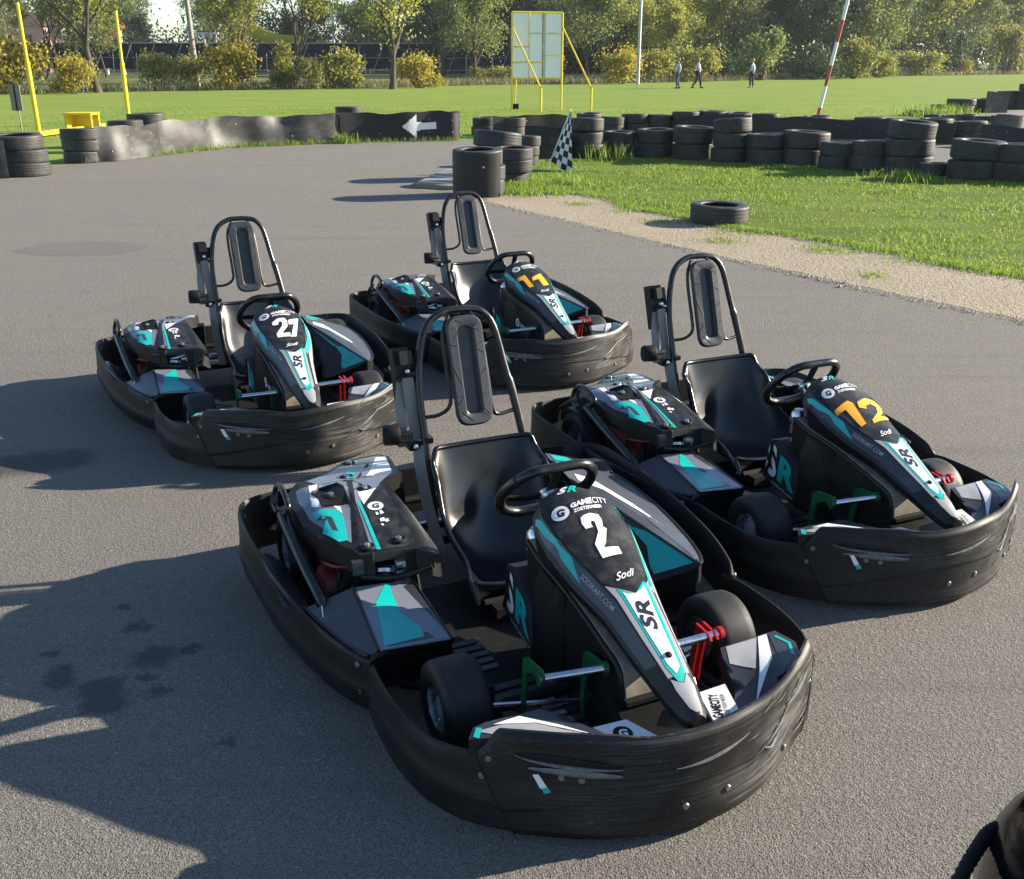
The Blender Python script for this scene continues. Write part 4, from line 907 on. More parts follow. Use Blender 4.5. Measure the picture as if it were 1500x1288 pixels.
for k, num, mat, lab in KARTS:
    nose = [c for c in k.children if c.name.startswith("nose_fairing")][0]
    o = make_number(nose, num, M[mat]); tag(o, ("orange" if mat == 'amber' else "white") + " racing number " + num)
    if num in ('27', '11'):
        con = [c for c in k.children if c.name.startswith("steering_console")][0]; mb = MB()
        def on2(u, v): return Vector((u, -.0905, v))
        c0 = on2(.335, .262); mb.add([tuple(c0 + Vector((.024 * math.cos(2 * math.pi * q / 20), 0, .026 * math.sin(2 * math.pi * q / 20)))) for q in range(20)], [tuple(range(20))], 0)
        put_text(mb, "G", [c0 + Vector((-.011, -.001, -.014)), c0 + Vector((.012, -.001, -.014)), c0 + Vector((.012, -.001, .014)), c0 + Vector((-.011, -.001, .014))], None, 0, 1, .05)
        put_text(mb, "GAMECITY", [on2(.368, .250), on2(.448, .236), on2(.448, .254), on2(.368, .268)], None, 0, 0, .03)
        put_text(mb, "ZOETERMEER", [on2(.370, .236), on2(.448, .222), on2(.448, .230), on2(.370, .245)], None, 0, 0, .0)
        mb.build("sponsor_sticker", [M['white'], M['matt']], con, 30)
    tag(k, lab, "go-kart", KG)
# ------------------------------------------------------------------ ground
def ground_mat(name, base, speck, speck_scale, speck_amt, big, bump_s, bump_d, spots=(), spot_col=(0.02, 0.02, 0.02), rough=0.85, extra=None):
    m, t, b = new_mat(name)
    vec = coords(t, (1, 1, 1), False)
    n1 = noise(t, vec, speck_scale, 2.0, 0.7); n2 = noise(t, vec, speck_scale * .33, 3.0, 0.6); n3 = noise(t, vec, 0.55, 5.0, 0.6); n4 = noise(t, vec, 7.0, 4.0, 0.6)
    c = mix(t, ramp(t, n1, [(0.34, 0), (0.66, 1)]), tuple(x * (1 - speck_amt) for x in base), tuple(min(1, x * (1 + speck_amt)) for x in base))
    c = mix(t, ramp(t, n2, [(0.60, 0), (0.74, .8)]), c, speck)
    c = mix(t, ramp(t, n3, [(0.3, 0), (0.7, big)]), c, tuple(x * .72 for x in base))
    c = mix(t, ramp(t, n4, [(0.35, 0), (0.7, big * .6)]), c, tuple(x * 1.18 for x in base))
    if extra: c = extra(t, vec, c)
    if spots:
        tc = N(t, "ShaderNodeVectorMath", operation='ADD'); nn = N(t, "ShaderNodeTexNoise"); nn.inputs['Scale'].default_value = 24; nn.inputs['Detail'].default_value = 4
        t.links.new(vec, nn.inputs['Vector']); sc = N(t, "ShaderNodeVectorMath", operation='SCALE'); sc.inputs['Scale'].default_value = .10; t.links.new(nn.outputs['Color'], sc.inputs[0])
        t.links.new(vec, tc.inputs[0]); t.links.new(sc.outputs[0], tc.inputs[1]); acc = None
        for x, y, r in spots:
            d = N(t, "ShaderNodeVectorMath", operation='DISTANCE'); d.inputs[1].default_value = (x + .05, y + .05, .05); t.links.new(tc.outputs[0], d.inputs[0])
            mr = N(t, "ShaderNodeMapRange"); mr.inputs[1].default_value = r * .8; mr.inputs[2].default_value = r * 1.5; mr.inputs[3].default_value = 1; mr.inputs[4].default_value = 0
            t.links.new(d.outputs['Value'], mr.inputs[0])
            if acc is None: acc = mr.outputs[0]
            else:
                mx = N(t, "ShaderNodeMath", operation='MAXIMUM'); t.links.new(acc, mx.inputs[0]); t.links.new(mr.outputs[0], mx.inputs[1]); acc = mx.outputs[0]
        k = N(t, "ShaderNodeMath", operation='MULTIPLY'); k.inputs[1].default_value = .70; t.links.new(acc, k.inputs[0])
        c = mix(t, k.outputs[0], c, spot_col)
    t.links.new(c, b.inputs['Base Color']); b.inputs['Roughness'].default_value = rough; b.inputs['Specular IOR Level'].default_value = .3
    ad = N(t, "ShaderNodeMath", operation='ADD'); t.links.new(n1, ad.inputs[0]); t.links.new(n2, ad.inputs[1])
    bump(t, b, ad.outputs[0], bump_s, bump_d)
    return m
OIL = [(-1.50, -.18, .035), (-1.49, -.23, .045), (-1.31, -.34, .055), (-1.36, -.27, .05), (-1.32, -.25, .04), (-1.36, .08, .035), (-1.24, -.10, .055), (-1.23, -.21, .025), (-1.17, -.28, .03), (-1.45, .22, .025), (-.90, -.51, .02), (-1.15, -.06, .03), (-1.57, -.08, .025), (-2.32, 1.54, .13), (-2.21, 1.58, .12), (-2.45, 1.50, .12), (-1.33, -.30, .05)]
PATCH = [(-4.38, 7.28, .5), (-4.0, 7.3, .42), (-4.75, 7.2, .4)]
def tyre_marks(t, vec, c):
    mp = N(t, 'ShaderNodeMapping'); mp.inputs['Rotation'].default_value = (0, 0, R(64)); mp.inputs['Scale'].default_value = (.22, 5.5, 1); t.links.new(vec, mp.inputs[0])
    f = ramp(t, noise(t, mp.outputs[0], 1.0, 5.0, .65), [(.52, 0), (.72, .30)])
    return mix(t, f, c, (.085, .08, .075))
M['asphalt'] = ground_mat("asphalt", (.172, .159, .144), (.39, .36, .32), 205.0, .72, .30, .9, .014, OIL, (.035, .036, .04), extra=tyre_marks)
M['asphalt_far'] = ground_mat("asphalt_far", (.185, .170, .150), (.30, .27, .24), 60.0, .4, .30, .3, .01)
M['concrete'] = ground_mat("worn_concrete", (.36, .30, .215), (.13, .11, .085), 70.0, .45, .5, 1.0, .03)
M['patch'] = ground_mat("asphalt_repair", (.140, .128, .113), (.28, .255, .225), 150.0, .5, .25, .6, .012)
def grass_soil(name, a, b_, scale):
    m, t, b = new_mat(name); vec = coords(t, (1, 1, 1), False)
    n1 = noise(t, vec, scale, 5.0, .7); n2 = noise(t, vec, .35, 4.0, .6); vs = coords(t, (.35, 3.0, 1), False); n3 = noise(t, vs, .55, 4.0, .6)
    c = mix(t, ramp(t, n1, [(.32, 0), (.68, 1)]), a, b_)
    c = mix(t, ramp(t, n2, [(.42, 0), (.75, .55)]), c, (b_[0] * 1.35, b_[1] * 1.0, b_[2] * .9))
    c = mix(t, ramp(t, n3, [(.46, 0), (.68, .75)]), c, (a[0] * .75, a[1] * .82, a[2] * .8))
    n5 = noise(t, vec, 1.7, 6.0, .7); c = mix(t, ramp(t, n5, [(.60, 0), (.74, .55)]), c, (.20, .18, .075))
    t.links.new(c, b.inputs['Base Color']); b.inputs['Roughness'].default_value = .9; b.inputs['Specular IOR Level'].default_value = .1
    bump(t, b, n1, .6, .05); return m
M['field'] = grass_soil("field_grass", (.135, .205, .030), (.22, .295, .058), 9.0)
M['infield'] = grass_soil("infield_turf", (.075, .125, .018), (.15, .215, .040), 26.0)
M['earth'] = grass_soil("rough_verge", (.075, .105, .03), (.15, .165, .055), 6.0)
def sheet(name, pts, z, mat, kind="structure", sub=None):
    mb = MB(); mb.drape(pts, lambda x, y: z, 0, 0, sub or 1e6) if sub else mb.add([(x, y, z) for x, y in pts], [tuple(range(len(pts)))], 0)
    me = mb.build(name, [mat], None, smooth=False); tag(me, kind=kind)
    if me.data.polygons[0].normal.z < 0: me.data.flip_normals()
    return me
sheet("ground", [(-500, -60), (500, -60), (500, 800), (-500, 800)], 0.0, M['field'])
ASPH = [(-40, -30), (40, -30), (40, 3), (11.0, 19.35), (9.13, 21.2), (6.89, 22.9), (4.48, 23.56), (1.27, 22.78), (-.62, 22.29), (-1.38, 21.97), (-3.82, 21.3), (-6.1, 19.8), (-6.88, 18.09), (-7.63, 16.4), (-8.03, 15.91), (-8.6, 14.9), (-8.2, 13.66), (-8.98, 9.2), (-12, 0), (-40, -12)]
sheet("track", ASPH, .004, M['asphalt'])
sheet("track_repair_patch", [(-4.38 + .62 * math.cos(a * .35) * (1 + .1 * math.sin(a * 2.1)), 7.28 + .42 * math.sin(a * .35)) for a in range(18)], .0055, M['patch'])
sheet("far_track", [(13.69, 30.54), (16.67, 35.46), (24.0, 44.0), (40, 60), (60, 50), (30, 25), (12.0, 20.47), (12.78, 24.24), (13.44, 26.46)], .004, M['asphalt_far'])
CON = [(-.47, 10.92), (.0, 10.12), (.46, 9.32), (1.23, 7.99), (1.83, 6.95), (2.39, 6.11), (2.72, 5.53), (3.55, 4.35), (4.07, 3.57), (6, .8), (9, 2), (5.6, 4.6), (4.6, 6.3), (3.4, 8.0), (2.2, 9.6), (1.5, 11.8), (.8, 12.2), (-.1, 12.2), (-.55, 12.0)]
def ragged(P, amp, step, seed):
    rq = random.Random(seed); o = []
    for i in range(len(P)):
        a, b = Vector(P[i]), Vector(P[(i + 1) % len(P)]); k = max(1, int((b - a).length / step)); n_ = Vector((-(b - a).y, (b - a).x)).normalized()
        for j in range(k): o.append(tuple(a.lerp(b, j / k) + n_ * rq.gauss(0, amp)))
    return o
sheet("concrete_apron", ragged(CON, .018, .06, 2), .0055, M['concrete'])
GE = [(-.30, 11.75), (-.1, 11.85), (.10, 11.74), (.25, 11.84), (.55, 11.72), (.87, 11.75), (1.05, 11.4), (1.24, 11.15), (1.30, 10.6), (1.41, 10.15), (1.62, 9.95), (1.86, 9.61), (2.02, 9.1), (2.31, 8.66), (2.55, 8.36), (2.82, 8.23), (3.02, 7.85), (3.22, 7.66), (3.40, 7.25), (3.64, 7.08), (3.80, 6.55), (3.97, 6.25), (4.27, 5.88), (4.87, 4.91), (6.3, 3.0)]
GB = [(12.2, 10.3), (9.3, 12.35), (8.1, 13.3), (7.2, 14.2), (6.3, 15.1), (5.4, 16.2), (4.2, 17.0), (3.2, 17.55), (1.8, 17.95), (.6, 17.2), (-.2, 16.0), (-.55, 14.5), (-.48, 12.55)]
GRASS = GE + GB
sheet("infield_turf", ragged(GRASS, .03, .09, 3), .0075, M['infield'])
FE = [(-90, 50), (-45, 52), (-28.35, 56.6), (-15.7, 67.5), (-8, 74), (-.17, 83), (12.7, 92), (23.2, 103), (34, 117), (47.2, 134), (76, 159), (110, 185)]
sheet("verge", FE + [(480, 260), (480, 780), (-480, 780), (-480, 50)], .004, M['earth'])
sheet("path", [(-70, 96), (8, 104), (8, 106.5), (-70, 98.5)], .010, M['concrete'])

# loose stones along the broken edges of the apron: one mass
rq = random.Random(21); V = []; F = []
for i in range(2600):
    if rq.random() < .62: k = rq.randrange(len(GE) - 2); a, b = GE[k], GE[k + 1]; sp_ = .10
    else: k = rq.randrange(8); a, b = CON[k], CON[k + 1]; sp_ = .05
    t_ = rq.random(); x = a[0] + (b[0] - a[0]) * t_ + rq.gauss(-.05, sp_); y = a[1] + (b[1] - a[1]) * t_ + rq.gauss(-.05, sp_); r = rq.uniform(.004, .013) * (1.5 if rq.random() < .1 else 1); n_ = len(V)
    V += [(x + r * rq.uniform(.6, 1.2), y, .012), (x, y + r * rq.uniform(.6, 1.2), .012), (x - r * rq.uniform(.6, 1.2), y, .012), (x, y - r * rq.uniform(.6, 1.2), .012), (x + rq.gauss(0, r * .3), y + rq.gauss(0, r * .3), .012 + r * rq.uniform(.6, 1.1))]
    F += [(n_, n_ + 1, n_ + 4), (n_ + 1, n_ + 2, n_ + 4), (n_ + 2, n_ + 3, n_ + 4), (n_ + 3, n_, n_ + 4)]
me = bpy.data.meshes.new("gravel"); me.from_pydata(V, [], F); M['stone'] = plain("pale_stone", (.34, .30, .24), .85, wear=.8, wear_col=(.16, .15, .13), wscale=30, lo=.35, hi=.7); me.materials.append(M['stone'])
o = bpy.data.objects.new("gravel", me); COL.objects.link(o); tag(o, kind="stuff")

# blades of grass: one mass
def blades(name, spots, mat_cols, seed):
    rr = random.Random(seed); V = []; F = []
    for x, y, h, wd in spots:
        a = rr.uniform(0, 6.283); ln = rr.uniform(.15, .75) * h; dx, dy = math.cos(a) * ln, math.sin(a) * ln; b = rr.uniform(0, 6.283); wx, wy = math.cos(b) * wd, math.sin(b) * wd; i = len(V)
        V += [(x - wx, y - wy, .008), (x + wx, y + wy, .008), (x + dx * .45 + wx * .7, y + dy * .45 + wy * .7, h * .62), (x + dx * .45 - wx * .7, y + dy * .45 - wy * .7, h * .62), (x + dx, y + dy, h)]
        F += [(i, i + 1, i + 2, i + 3), (i + 3, i + 2, i + 4)]
    me = bpy.data.meshes.new(name); me.from_pydata(V, [], F); me.materials.append(mat_cols)
    o = bpy.data.objects.new(name, me); COL.objects.link(o); tag(o, kind="stuff"); return o
def leaf_mat(name, stops, trans=.35, rough=.55):
    m, t, b = new_mat(name); g = N(t, "ShaderNodeNewGeometry"); c = ramp(t, g.outputs['Random Per Island'], stops)
    oi = N(t, "ShaderNodeObjectInfo"); hs = N(t, "ShaderNodeHueSaturation"); t.links.new(c, hs.inputs['Color'])
    mr = N(t, "ShaderNodeMapRange"); mr.inputs[3].default_value = .82; mr.inputs[4].default_value = 1.18; t.links.new(oi.outputs['Random'], mr.inputs[0]); t.links.new(mr.outputs[0], hs.inputs['Value'])
    t.links.new(hs.outputs[0], b.inputs['Base Color']); b.inputs['Roughness'].default_value = rough; b.inputs['Specular IOR Level'].default_value = .25
    tr = N(t, "ShaderNodeBsdfTranslucent"); t.links.new(hs.outputs[0], tr.inputs['Color']); ms = N(t, "ShaderNodeMixShader"); ms.inputs[0].default_value = trans
    o = t.nodes["Material Output"]; t.links.new(b.outputs[0], ms.inputs[1]); t.links.new(tr.outputs[0], ms.inputs[2]); t.links.new(ms.outputs[0], o.inputs['Surface'])
    return m
M['blade'] = leaf_mat("grass_blades", [(0, (.08, .15, .018)), (.4, (.155, .26, .03)), (.8, (.24, .34, .05)), (1, (.36, .34, .13))], .5)
M['dry'] = leaf_mat("dry_weeds", [(0, (.10, .11, .035)), (.5, (.22, .19, .09)), (1, (.34, .28, .16))], .35)
rr = random.Random(3); sp = []
xs0, ys0 = [p[0] for p in GRASS], [p[1] for p in GRASS]
n_try = 0
while len(sp) < 34000 and n_try < 400000:
    n_try += 1; x, y = rr.uniform(-.5, 9.5), rr.uniform(4.6, 17.2)
    if not inside(x, y, GRASS): continue
    k = .5 + .5 * math.sin(x * 2.1 + 1.7 * math.sin(y * 1.3)) * math.cos(y * 1.9 + x)
    if rr.random() > .35 + .65 * k: continue
    sp.append((x, y, rr.uniform(.018, .052) * (.6 + .7 * k), rr.uniform(.0025, .005) * (1 + y / 18)))
for x0, y0, n, s, h in ((.72, 10.62, 160, .10, .05), (2.05, 7.75, 220, .12, .05), (2.9, 7.2, 150, .12, .05), (3.0, 5.95, 140, .08, .04), (1.25, 9.98, 120, .1, .05), (1.6, 9.1, 220, .13, .05), (2.35, 8.35, 300, .2, .05), (3.1, 7.3, 300, .2, .05), (3.6, 6.7, 300, .2, .05)):
    for _ in range(n): sp.append((rr.gauss(x0, s), rr.gauss(y0, s), rr.uniform(.02, h), .004))
for x0, y0, n, s, h in ((.05, 11.95, 700, .26, .10), (-.1, 12.6, 400, .2, .12), (1.75, 16.9, 130, .2, .40), (.3, 13.2, 500, .4, .15), (6.0, 13.6, 300, .25, .2)):
    for _ in range(n): sp.append((rr.gauss(x0, s), rr.gauss(y0, s), rr.uniform(.05, h), .008))
for i in range(len(GE) - 2):
    for _ in range(420):
        t_ = rr.random(); x = GE[i][0] + (GE[i + 1][0] - GE[i][0]) * t_; y = GE[i][1] + (GE[i + 1][1] - GE[i][1]) * t_
        sp.append((x + rr.gauss(0, .07), y + rr.gauss(0, .07), rr.uniform(.02, .06), .004))
blades("grass", sp, M['blade'], 5)
sp = []
for (x0, y0), (x1, y1) in zip([(-7.9, 16.2), (-6.95, 18.0), (-6.15, 19.7), (-5.0, 20.5), (-3.84, 21.15)], [(-6.95, 18.0), (-6.15, 19.7), (-5.0, 20.5), (-3.84, 21.15), (-1.3, 21.9)]):
    for _ in range(260):
        t_ = rr.random(); sp.append((x0 + (x1 - x0) * t_ + rr.gauss(0, .08), y0 + (y1 - y0) * t_ - abs(rr.gauss(0, .05)), rr.uniform(.03, .16), .006))
for _ in range(9000):
    x, y = rr.uniform(-16, 16), rr.uniform(22.5, 40)
    if x > 11 and y < 34: continue
    sp.append((x, y, rr.uniform(.03, .08), .010))
for x0, y0, n, s, h in ((14.3, 33.5, 600, .6, .5), (-3.9, 21.1, 120, .15, .3), (13.0, 27.5, 500, .8, .2)):
    for _ in range(n): sp.append((rr.gauss(x0, s), rr.gauss(y0, s), rr.uniform(.05, h), .012))
blades("field_grass_tufts", sp, M['blade'], 6)
sp = []
for i in range(1, len(FE) - 1):
    (x0, y0), (x1, y1) = FE[i], FE[i + 1]; L = math.hypot(x1 - x0, y1 - y0)
    for _ in range(int(L * 55)):
        t_ = rr.random(); sp.append((x0 + (x1 - x0) * t_ + rr.gauss(0, .3), y0 + (y1 - y0) * t_ + abs(rr.gauss(0, 1.6)), rr.uniform(.15, .75), .03))
blades("dry_weeds", sp, M['dry'], 7)

# ------------------------------------------------------------------ tyres and belts
def tyre_mesh(seed, nr):
    rq = random.Random(seed); mb = MB(); Rr, h = .33, .215; prof = []
    prof += [(.205, -.085), (.215, -.100), (.262, -.1075), (.306, -.104), (.325, -.094)]
    gz = sorted([-.064, -.022, .022, .064])
    for g_ in gz: prof += [(.330, g_ - .011), (.330, g_ - .004), (.323, g_ - .003), (.323, g_ + .003), (.330, g_ + .004)]
    prof += [(.330, .082), (.325, .094), (.306, .104), (.262, .1075), (.215, .100), (.205, .085), (.222, .070), (.29, .05), (.30, 0), (.29, -.05), (.222, -.07)]
    mb.lathe(prof, (0, 0, .1075), (0, 0, 1), 40, 0, closed=True)
    for v in range(len(mb.v)):
        x, y, z = mb.v[v]; a = math.atan2(y, x); k = 1 + .018 * math.sin(2 * a + seed) + .010 * math.sin(3 * a + 2 * seed); mb.v[v] = (x * k, y * k, z + .008 * math.sin(a + seed * 1.7) * (1 if z > .1 else .3))
    o = mb.build("tyre", [M['tyre']], None, 35); me = o.data; bpy.data.objects.remove(o); return me
M['tyre'] = plain("old_tyre_rubber", (.020, .0195, .019), .62, wear=.7, wear_col=(.085, .080, .072), wscale=11, bumpy=.15, lo=.42, hi=.8)
TM = [tyre_mesh(s, 4) for s in (1, 2.3, 3.7, 5.1)]
tyre_n = [0]
def place_tyre(x, y, z, r, label, group, tilt=(0, 0), flat=1.0):
    tyre_n[0] += 1
    o = bpy.data.objects.new("tyre", TM[tyre_n[0] % 4]); COL.objects.link(o); k = r / .33
    o.location = (x, y, z); o.scale = (k, k, k * flat); o.rotation_euler = (tilt[0], tilt[1], rnd.uniform(0, 6.28)); tag(o, label, "tyre", group); return o
ORD = ["bottom", "second", "third", "top"]
def level(k, n): return "only" if n == 1 else "lowest" if k == 0 else "top" if k == n - 1 else "middle"
def tyre_stack(x, y, r, n, where, group, flat=1.0, lean=0.0, tilt_top=0.0):
    z = .006
    for k in range(n):
        kk = r / .33; h = .215 * kk * flat
        lab = ("single worn tyre " if n == 1 else "%s worn tyre of the stack " % level(k, n)) + where
        place_tyre(x + rnd.uniform(-.025, .025) + lean * z, y + rnd.uniform(-.025, .025), z, r * rnd.uniform(.95, 1.03), lab, group, (rnd.uniform(-.02, .02) + (tilt_top if k == n - 1 else 0), rnd.uniform(-.02, .02)), flat)
        z += h * .955
def nth(i): return ["first", "second", "third", "fourth", "fifth", "sixth", "seventh", "eighth", "ninth", "tenth", "eleventh", "twelfth", "thirteenth", "fourteenth", "fifteenth", "sixteenth", "seventeenth"][i]
NEAR = [(1.30, 17.61, .331, 3), (1.97, 17.90, .316, 2), (2.63, 17.80, .35, 2), (3.32, 17.41, .385, 2), (3.92, 16.83, .344, 3), (4.51, 16.45, .352, 2), (5.14, 16.23, .383, 2), (5.53, 15.54, .292, 2), (5.99, 15.22, .32, 2), (6.50, 14.84, .378, 3), (6.79, 14.41, .258, 1), (7.22, 13.94, .402, 2), (7.74, 13.72, .373, 2), (8.45, 13.25, .36, 2), (9.1, 12.75, .36, 2)]
for i, (x, y, r, n) in enumerate(NEAR):
    tyre_stack(x, y, r * 1.05, n, "%s from the flag along the infield" % nth(i), "tyre wall along the infield grass", 1.12, 0, .08 if i in (9, 4) else 0)
FAR = [(-.83, 24.01, .319, 2), (-.14, 23.4, .342, 2), (1.81, 24.59, .336, 3), (2.42, 24.58, .309, 2), (3.04, 24.89, .35, 2), (3.70, 24.89, .333, 2), (4.32, 24.75, .355, 3), (5.04, 24.9, .36, 3), (5.66, 24.6, .35, 3), (6.28, 24.2, .345, 3), (6.76, 23.8, .305, 2), (7.39, 23.55, .37, 3), (7.91, 23.1, .319, 3), (8.48, 22.85, .372, 3), (9.03, 22.4, .369, 3), (9.67, 21.95, .39, 2), (10.23, 21.35, .364, 3)]
for i, (x, y, r, n) in enumerate(FAR):
    tyre_stack(x, y, r, 2, "%s from the gap beyond the far track" % nth(i), "tyre wall beyond the far strip of track", 1.18 if n == 3 and i < 11 else 1.06)
FR = [("beside the tall weeds at the end", 13.86, 34.27, .367, 1), ("lying nearest the weeds", 13.53, 32.0, .297, 1), ("just past the weeds", 13.8, 31.22, .317, 1), ("behind the small flat tyres", 16.32, 36.27, .337, 1), ("farthest out on the grass", 16.74, 39.64, .333, 1), ("in the middle of the nearer line", 13.37, 28.98, .297, 2), ("next along the nearer line", 13.44, 27.97, .29, 2), ("wrapped in belt at the near end", 13.18, 25.98, .40, 2), ("at the left of the rear line", 16.26, 36.42, .50, 2), ("behind the pale belt in the rear line", 17.26, 36.8, .50, 2), ("large and dark in the rear line", 19.53, 39.85, .466, 3), ("tallest at the right edge", 20.11, 39.3, .50, 4)]
for wh, x, y, r, n in FR: tyre_stack(x, y, r, n, wh, "tyres round the far bend at the right", .75)
tyre_stack(-.58, 11.65, .345, 3, "wrapped in a sheet of belt beside the striped kerb", "tyres around the chequered flag", .95)
tyre_stack(-.16, 13.0, .30, 3, "behind the belt-wrapped stack", "tyres around the chequered flag", .95, .06)
tyre_stack(.12, 16.0, .24, 3, "left of the chequered flag pole", "tyres around the chequered flag", 1.1)
tyre_stack(-.40, 13.9, .375, 3, "with a tilted tyre on top behind the kerb", "tyres around the chequered flag", 1.0, 0, .13)
tyre_stack(.62, 17.3, .30, 2, "behind the flag, half hidden by belt", "tyres around the chequered flag", 1.1)
for wh, x, y, r, n, ln in (("leaning at the left edge of the track", -7.95, 14.15, .37, 3, -.16), ("at the open end of the belt wall", -8.0, 16.51, .345, 3, 0), ("inside the belt wall behind its first bulge", -8.0, 18.9, .36, 3, 0), ("on the grass behind the belt wall", -8.05, 20.3, .40, 3, 0), ("showing just above the middle of the belt wall", -5.25, 21.6, .30, 3, 0), ("above the join of the two belts", -3.95, 22.2, .33, 4, 0)):
    tyre_stack(x, y, r, n, wh, "tyres behind the left belt wall", .90, ln)
o = place_tyre(2.25, 9.08, .008, .325, "single loose black tyre lying flat where grass meets concrete", None); 
def belt(name, path, h, label, cat="barrier", waves=.05, lean=0.0, bolt=True, seed=1, z0=.01, arrow=None, mat='belt', grp=None):
    rq = random.Random(seed); P = catmull([(x, y, 0) for x, y in path], 10); mb = MB(); n = len(P); NZ = 7; th = .012; ph = rq.uniform(0, 6)
    dist = 0; fr = []; bk = []; nd = []
    for i, p in enumerate(P):
        if i: dist += (P[i] - P[i - 1]).length
        a = P[max(0, i - 1)]; b = P[min(n - 1, i + 1)]; t = (b - a).normalized(); nn = Vector((t.y, -t.x, 0))
        rf = []; rb = []
        top = h + .022 * math.sin(dist * 3.1 + ph) + .014 * math.sin(dist * 7.7 + ph * 2)
        for j in range(NZ + 1):
            v = j / NZ; z = z0 + (top - z0) * v
            d = waves * (.35 + .65 * v) * (math.sin(dist * 4.2 + ph + .5 * v) * .6 + math.sin(dist * 7.7 + 2 * ph) * .3) + lean * v + .14 * waves * math.sin(v * 4.5 + dist * 2.3)
            q = p + nn * d; rf.append((q.x, q.y, z)); q2 = q - nn * th; rb.append((q2.x, q2.y, z))
        fr.append(rf); bk.append(rb); nd.append((nn, dist))
    W_ = NZ + 1
    mb.loft([list(f_) + list(reversed(b_)) for f_, b_ in zip(fr, bk)], 0)
    if bolt:
        nxt = .25
        for i in range(n):
            if nd[i][1] >= nxt:
                nxt += rq.uniform(.32, .62)
                for j in (2, 5):
                    if rq.random() < .45: mb.lathe([(.0001, .007), (.014, .006), (.018, .0)], fr[i][j], nd[i][0], 8, 1)
    if arrow:
        i0, i1 = arrow
        def at(u, v):
            k = i0 + (i1 - i0) * u; i = int(k); f_ = k - i; a = Vector(fr[i][0]).lerp(Vector(fr[min(n - 1, i + 1)][0]), f_); 
            j = v * NZ; jj = min(NZ - 1, int(j)); g_ = j - jj
            A = Vector(fr[i][jj]).lerp(Vector(fr[i][jj + 1]), g_); B = Vector(fr[min(n - 1, i + 1)][jj]).lerp(Vector(fr[min(n - 1, i + 1)][jj + 1]), g_)
            return A.lerp(B, f_) + nd[i][0] * .004
        ash = [(0, .5), (.36, .10), (.36, .36), (1, .40), (1, .62), (.36, .64), (.36, .92)]; KU, KV = 44, 26
        for a_ in range(KU):
            for b_ in range(KV):
                u0, u1, v0, v1 = a_ / KU, (a_ + 1) / KU, b_ / KV, (b_ + 1) / KV
                if inside((u0 + u1) / 2, (v0 + v1) / 2, ash): mb.add([at(u0, v0), at(u1, v0), at(u1, v1), at(u0, v1)], [(0, 1, 2, 3)], 2)
    o = mb.build(name, [M[mat], M['bolt'], M['white']], None, 60); tag(o, label, cat, grp); return o
BG = "conveyor belt sheets lining the tyre walls"
belt("belt_barrier", [(-7.70, 16.44), (-7.30, 16.75), (-6.95, 18.21), (-6.17, 19.94), (-5.0, 20.73), (-3.84, 21.36)], .62, "long scuffed grey belt wall curving along the left of the track", waves=.12, seed=3, grp=BG)
belt("belt_barrier", [(-4.02, 21.26), (-3.43, 21.50), (-2.51, 21.75), (-1.9, 21.98), (-1.5, 22.05), (-1.38, 22.35), (-1.6, 22.7)], .64, "dark belt wall painted with a white arrow pointing left", waves=.03, seed=8, arrow=(18, 30), grp=BG, mat="belt_dark")
belt("belt_barrier", [(-10.6, 11.6), (-8.7, 13.35), (-8.02, 13.62)], .60, "pale scuffed belt sheet beside the leaning tyre stack at the left edge", waves=.02, lean=.0, seed=4, grp=BG)
belt("belt_barrier", [(-.6, 22.95), (.3, 23.35), (1.32, 23.72)], .50, "dark belt sheet behind the chequered flag across the track", waves=.03, seed=5, grp=BG, mat="belt_dark")
belt("belt_barrier", [(4.0, 24.15), (4.57, 24.1), (5.84, 23.84), (6.95, 23.13), (8.14, 22.46), (9.21, 21.41), (9.76, 21.01)], .46, "long black belt sheet with bright bolts along the far tyre wall", waves=.015, seed=6, grp=BG, mat="belt_dark")
belt("belt_barrier", [(10.16, 20.6), (10.53, 20.0), (11.01, 19.45), (12.5, 17.8)], .46, "black belt sheet at the right edge before the far tyre wall ends", waves=.03, seed=7, grp=BG, mat="belt_dark")
belt("belt_barrier", [(.10, 16.95), (.99, 17.1)], .62, "short dark belt sheet between the flag and the small tyre stack", waves=.02, seed=9, grp=BG, mat="belt_dark")
belt("belt_barrier", [(16.9, 35.9), (17.8, 36.1)], .75, "pale curved belt sheet among the tyres at the far right bend", waves=.03, seed=10, grp=BG)
cx, cy, rr_ = -.58, 11.65, .372
belt("belt_barrier", [(cx + rr_ * math.cos(R(a)), cy + rr_ * math.sin(R(a))) for a in range(-195, -38, 12)], .60, "sheet of black belt wrapped round a tyre stack by the striped kerb", waves=.004, seed=11, bolt=True, grp=BG, mat="belt_dark")
belt("belt_barrier", [(12.75, 25.7), (13.05, 25.55), (13.45, 25.65), (13.6, 25.9)], .44, "belt sheet wrapped round the nearest tyres of the far right bend", waves=.01, seed=12, grp=BG)
# striped kerb
mb = MB(); q = [(-1.57, 12.55), (-.98, 12.21), (-.72, 14.3), (-1.22, 14.75)]
for k in range(11):
    t0, t1 = k / 11, (k + .9) / 11; A = Vector(q[0]).lerp(Vector(q[3]), t0); B = Vector(q[1]).lerp(Vector(q[2]), t0); C_ = Vector(q[1]).lerp(Vector(q[2]), t1); D_ = Vector(q[0]).lerp(Vector(q[3]), t1)
    mb.prism([(p.x, p.y, .006) for p in (A, B, C_, D_)], (0, 0, .055), k % 2, None)
o = mb.build("kerb", [M['concrete'], M['grey']], None, 30); tag(o, "ridged pale kerb slab half hidden behind the belt-wrapped tyres", "kerb")

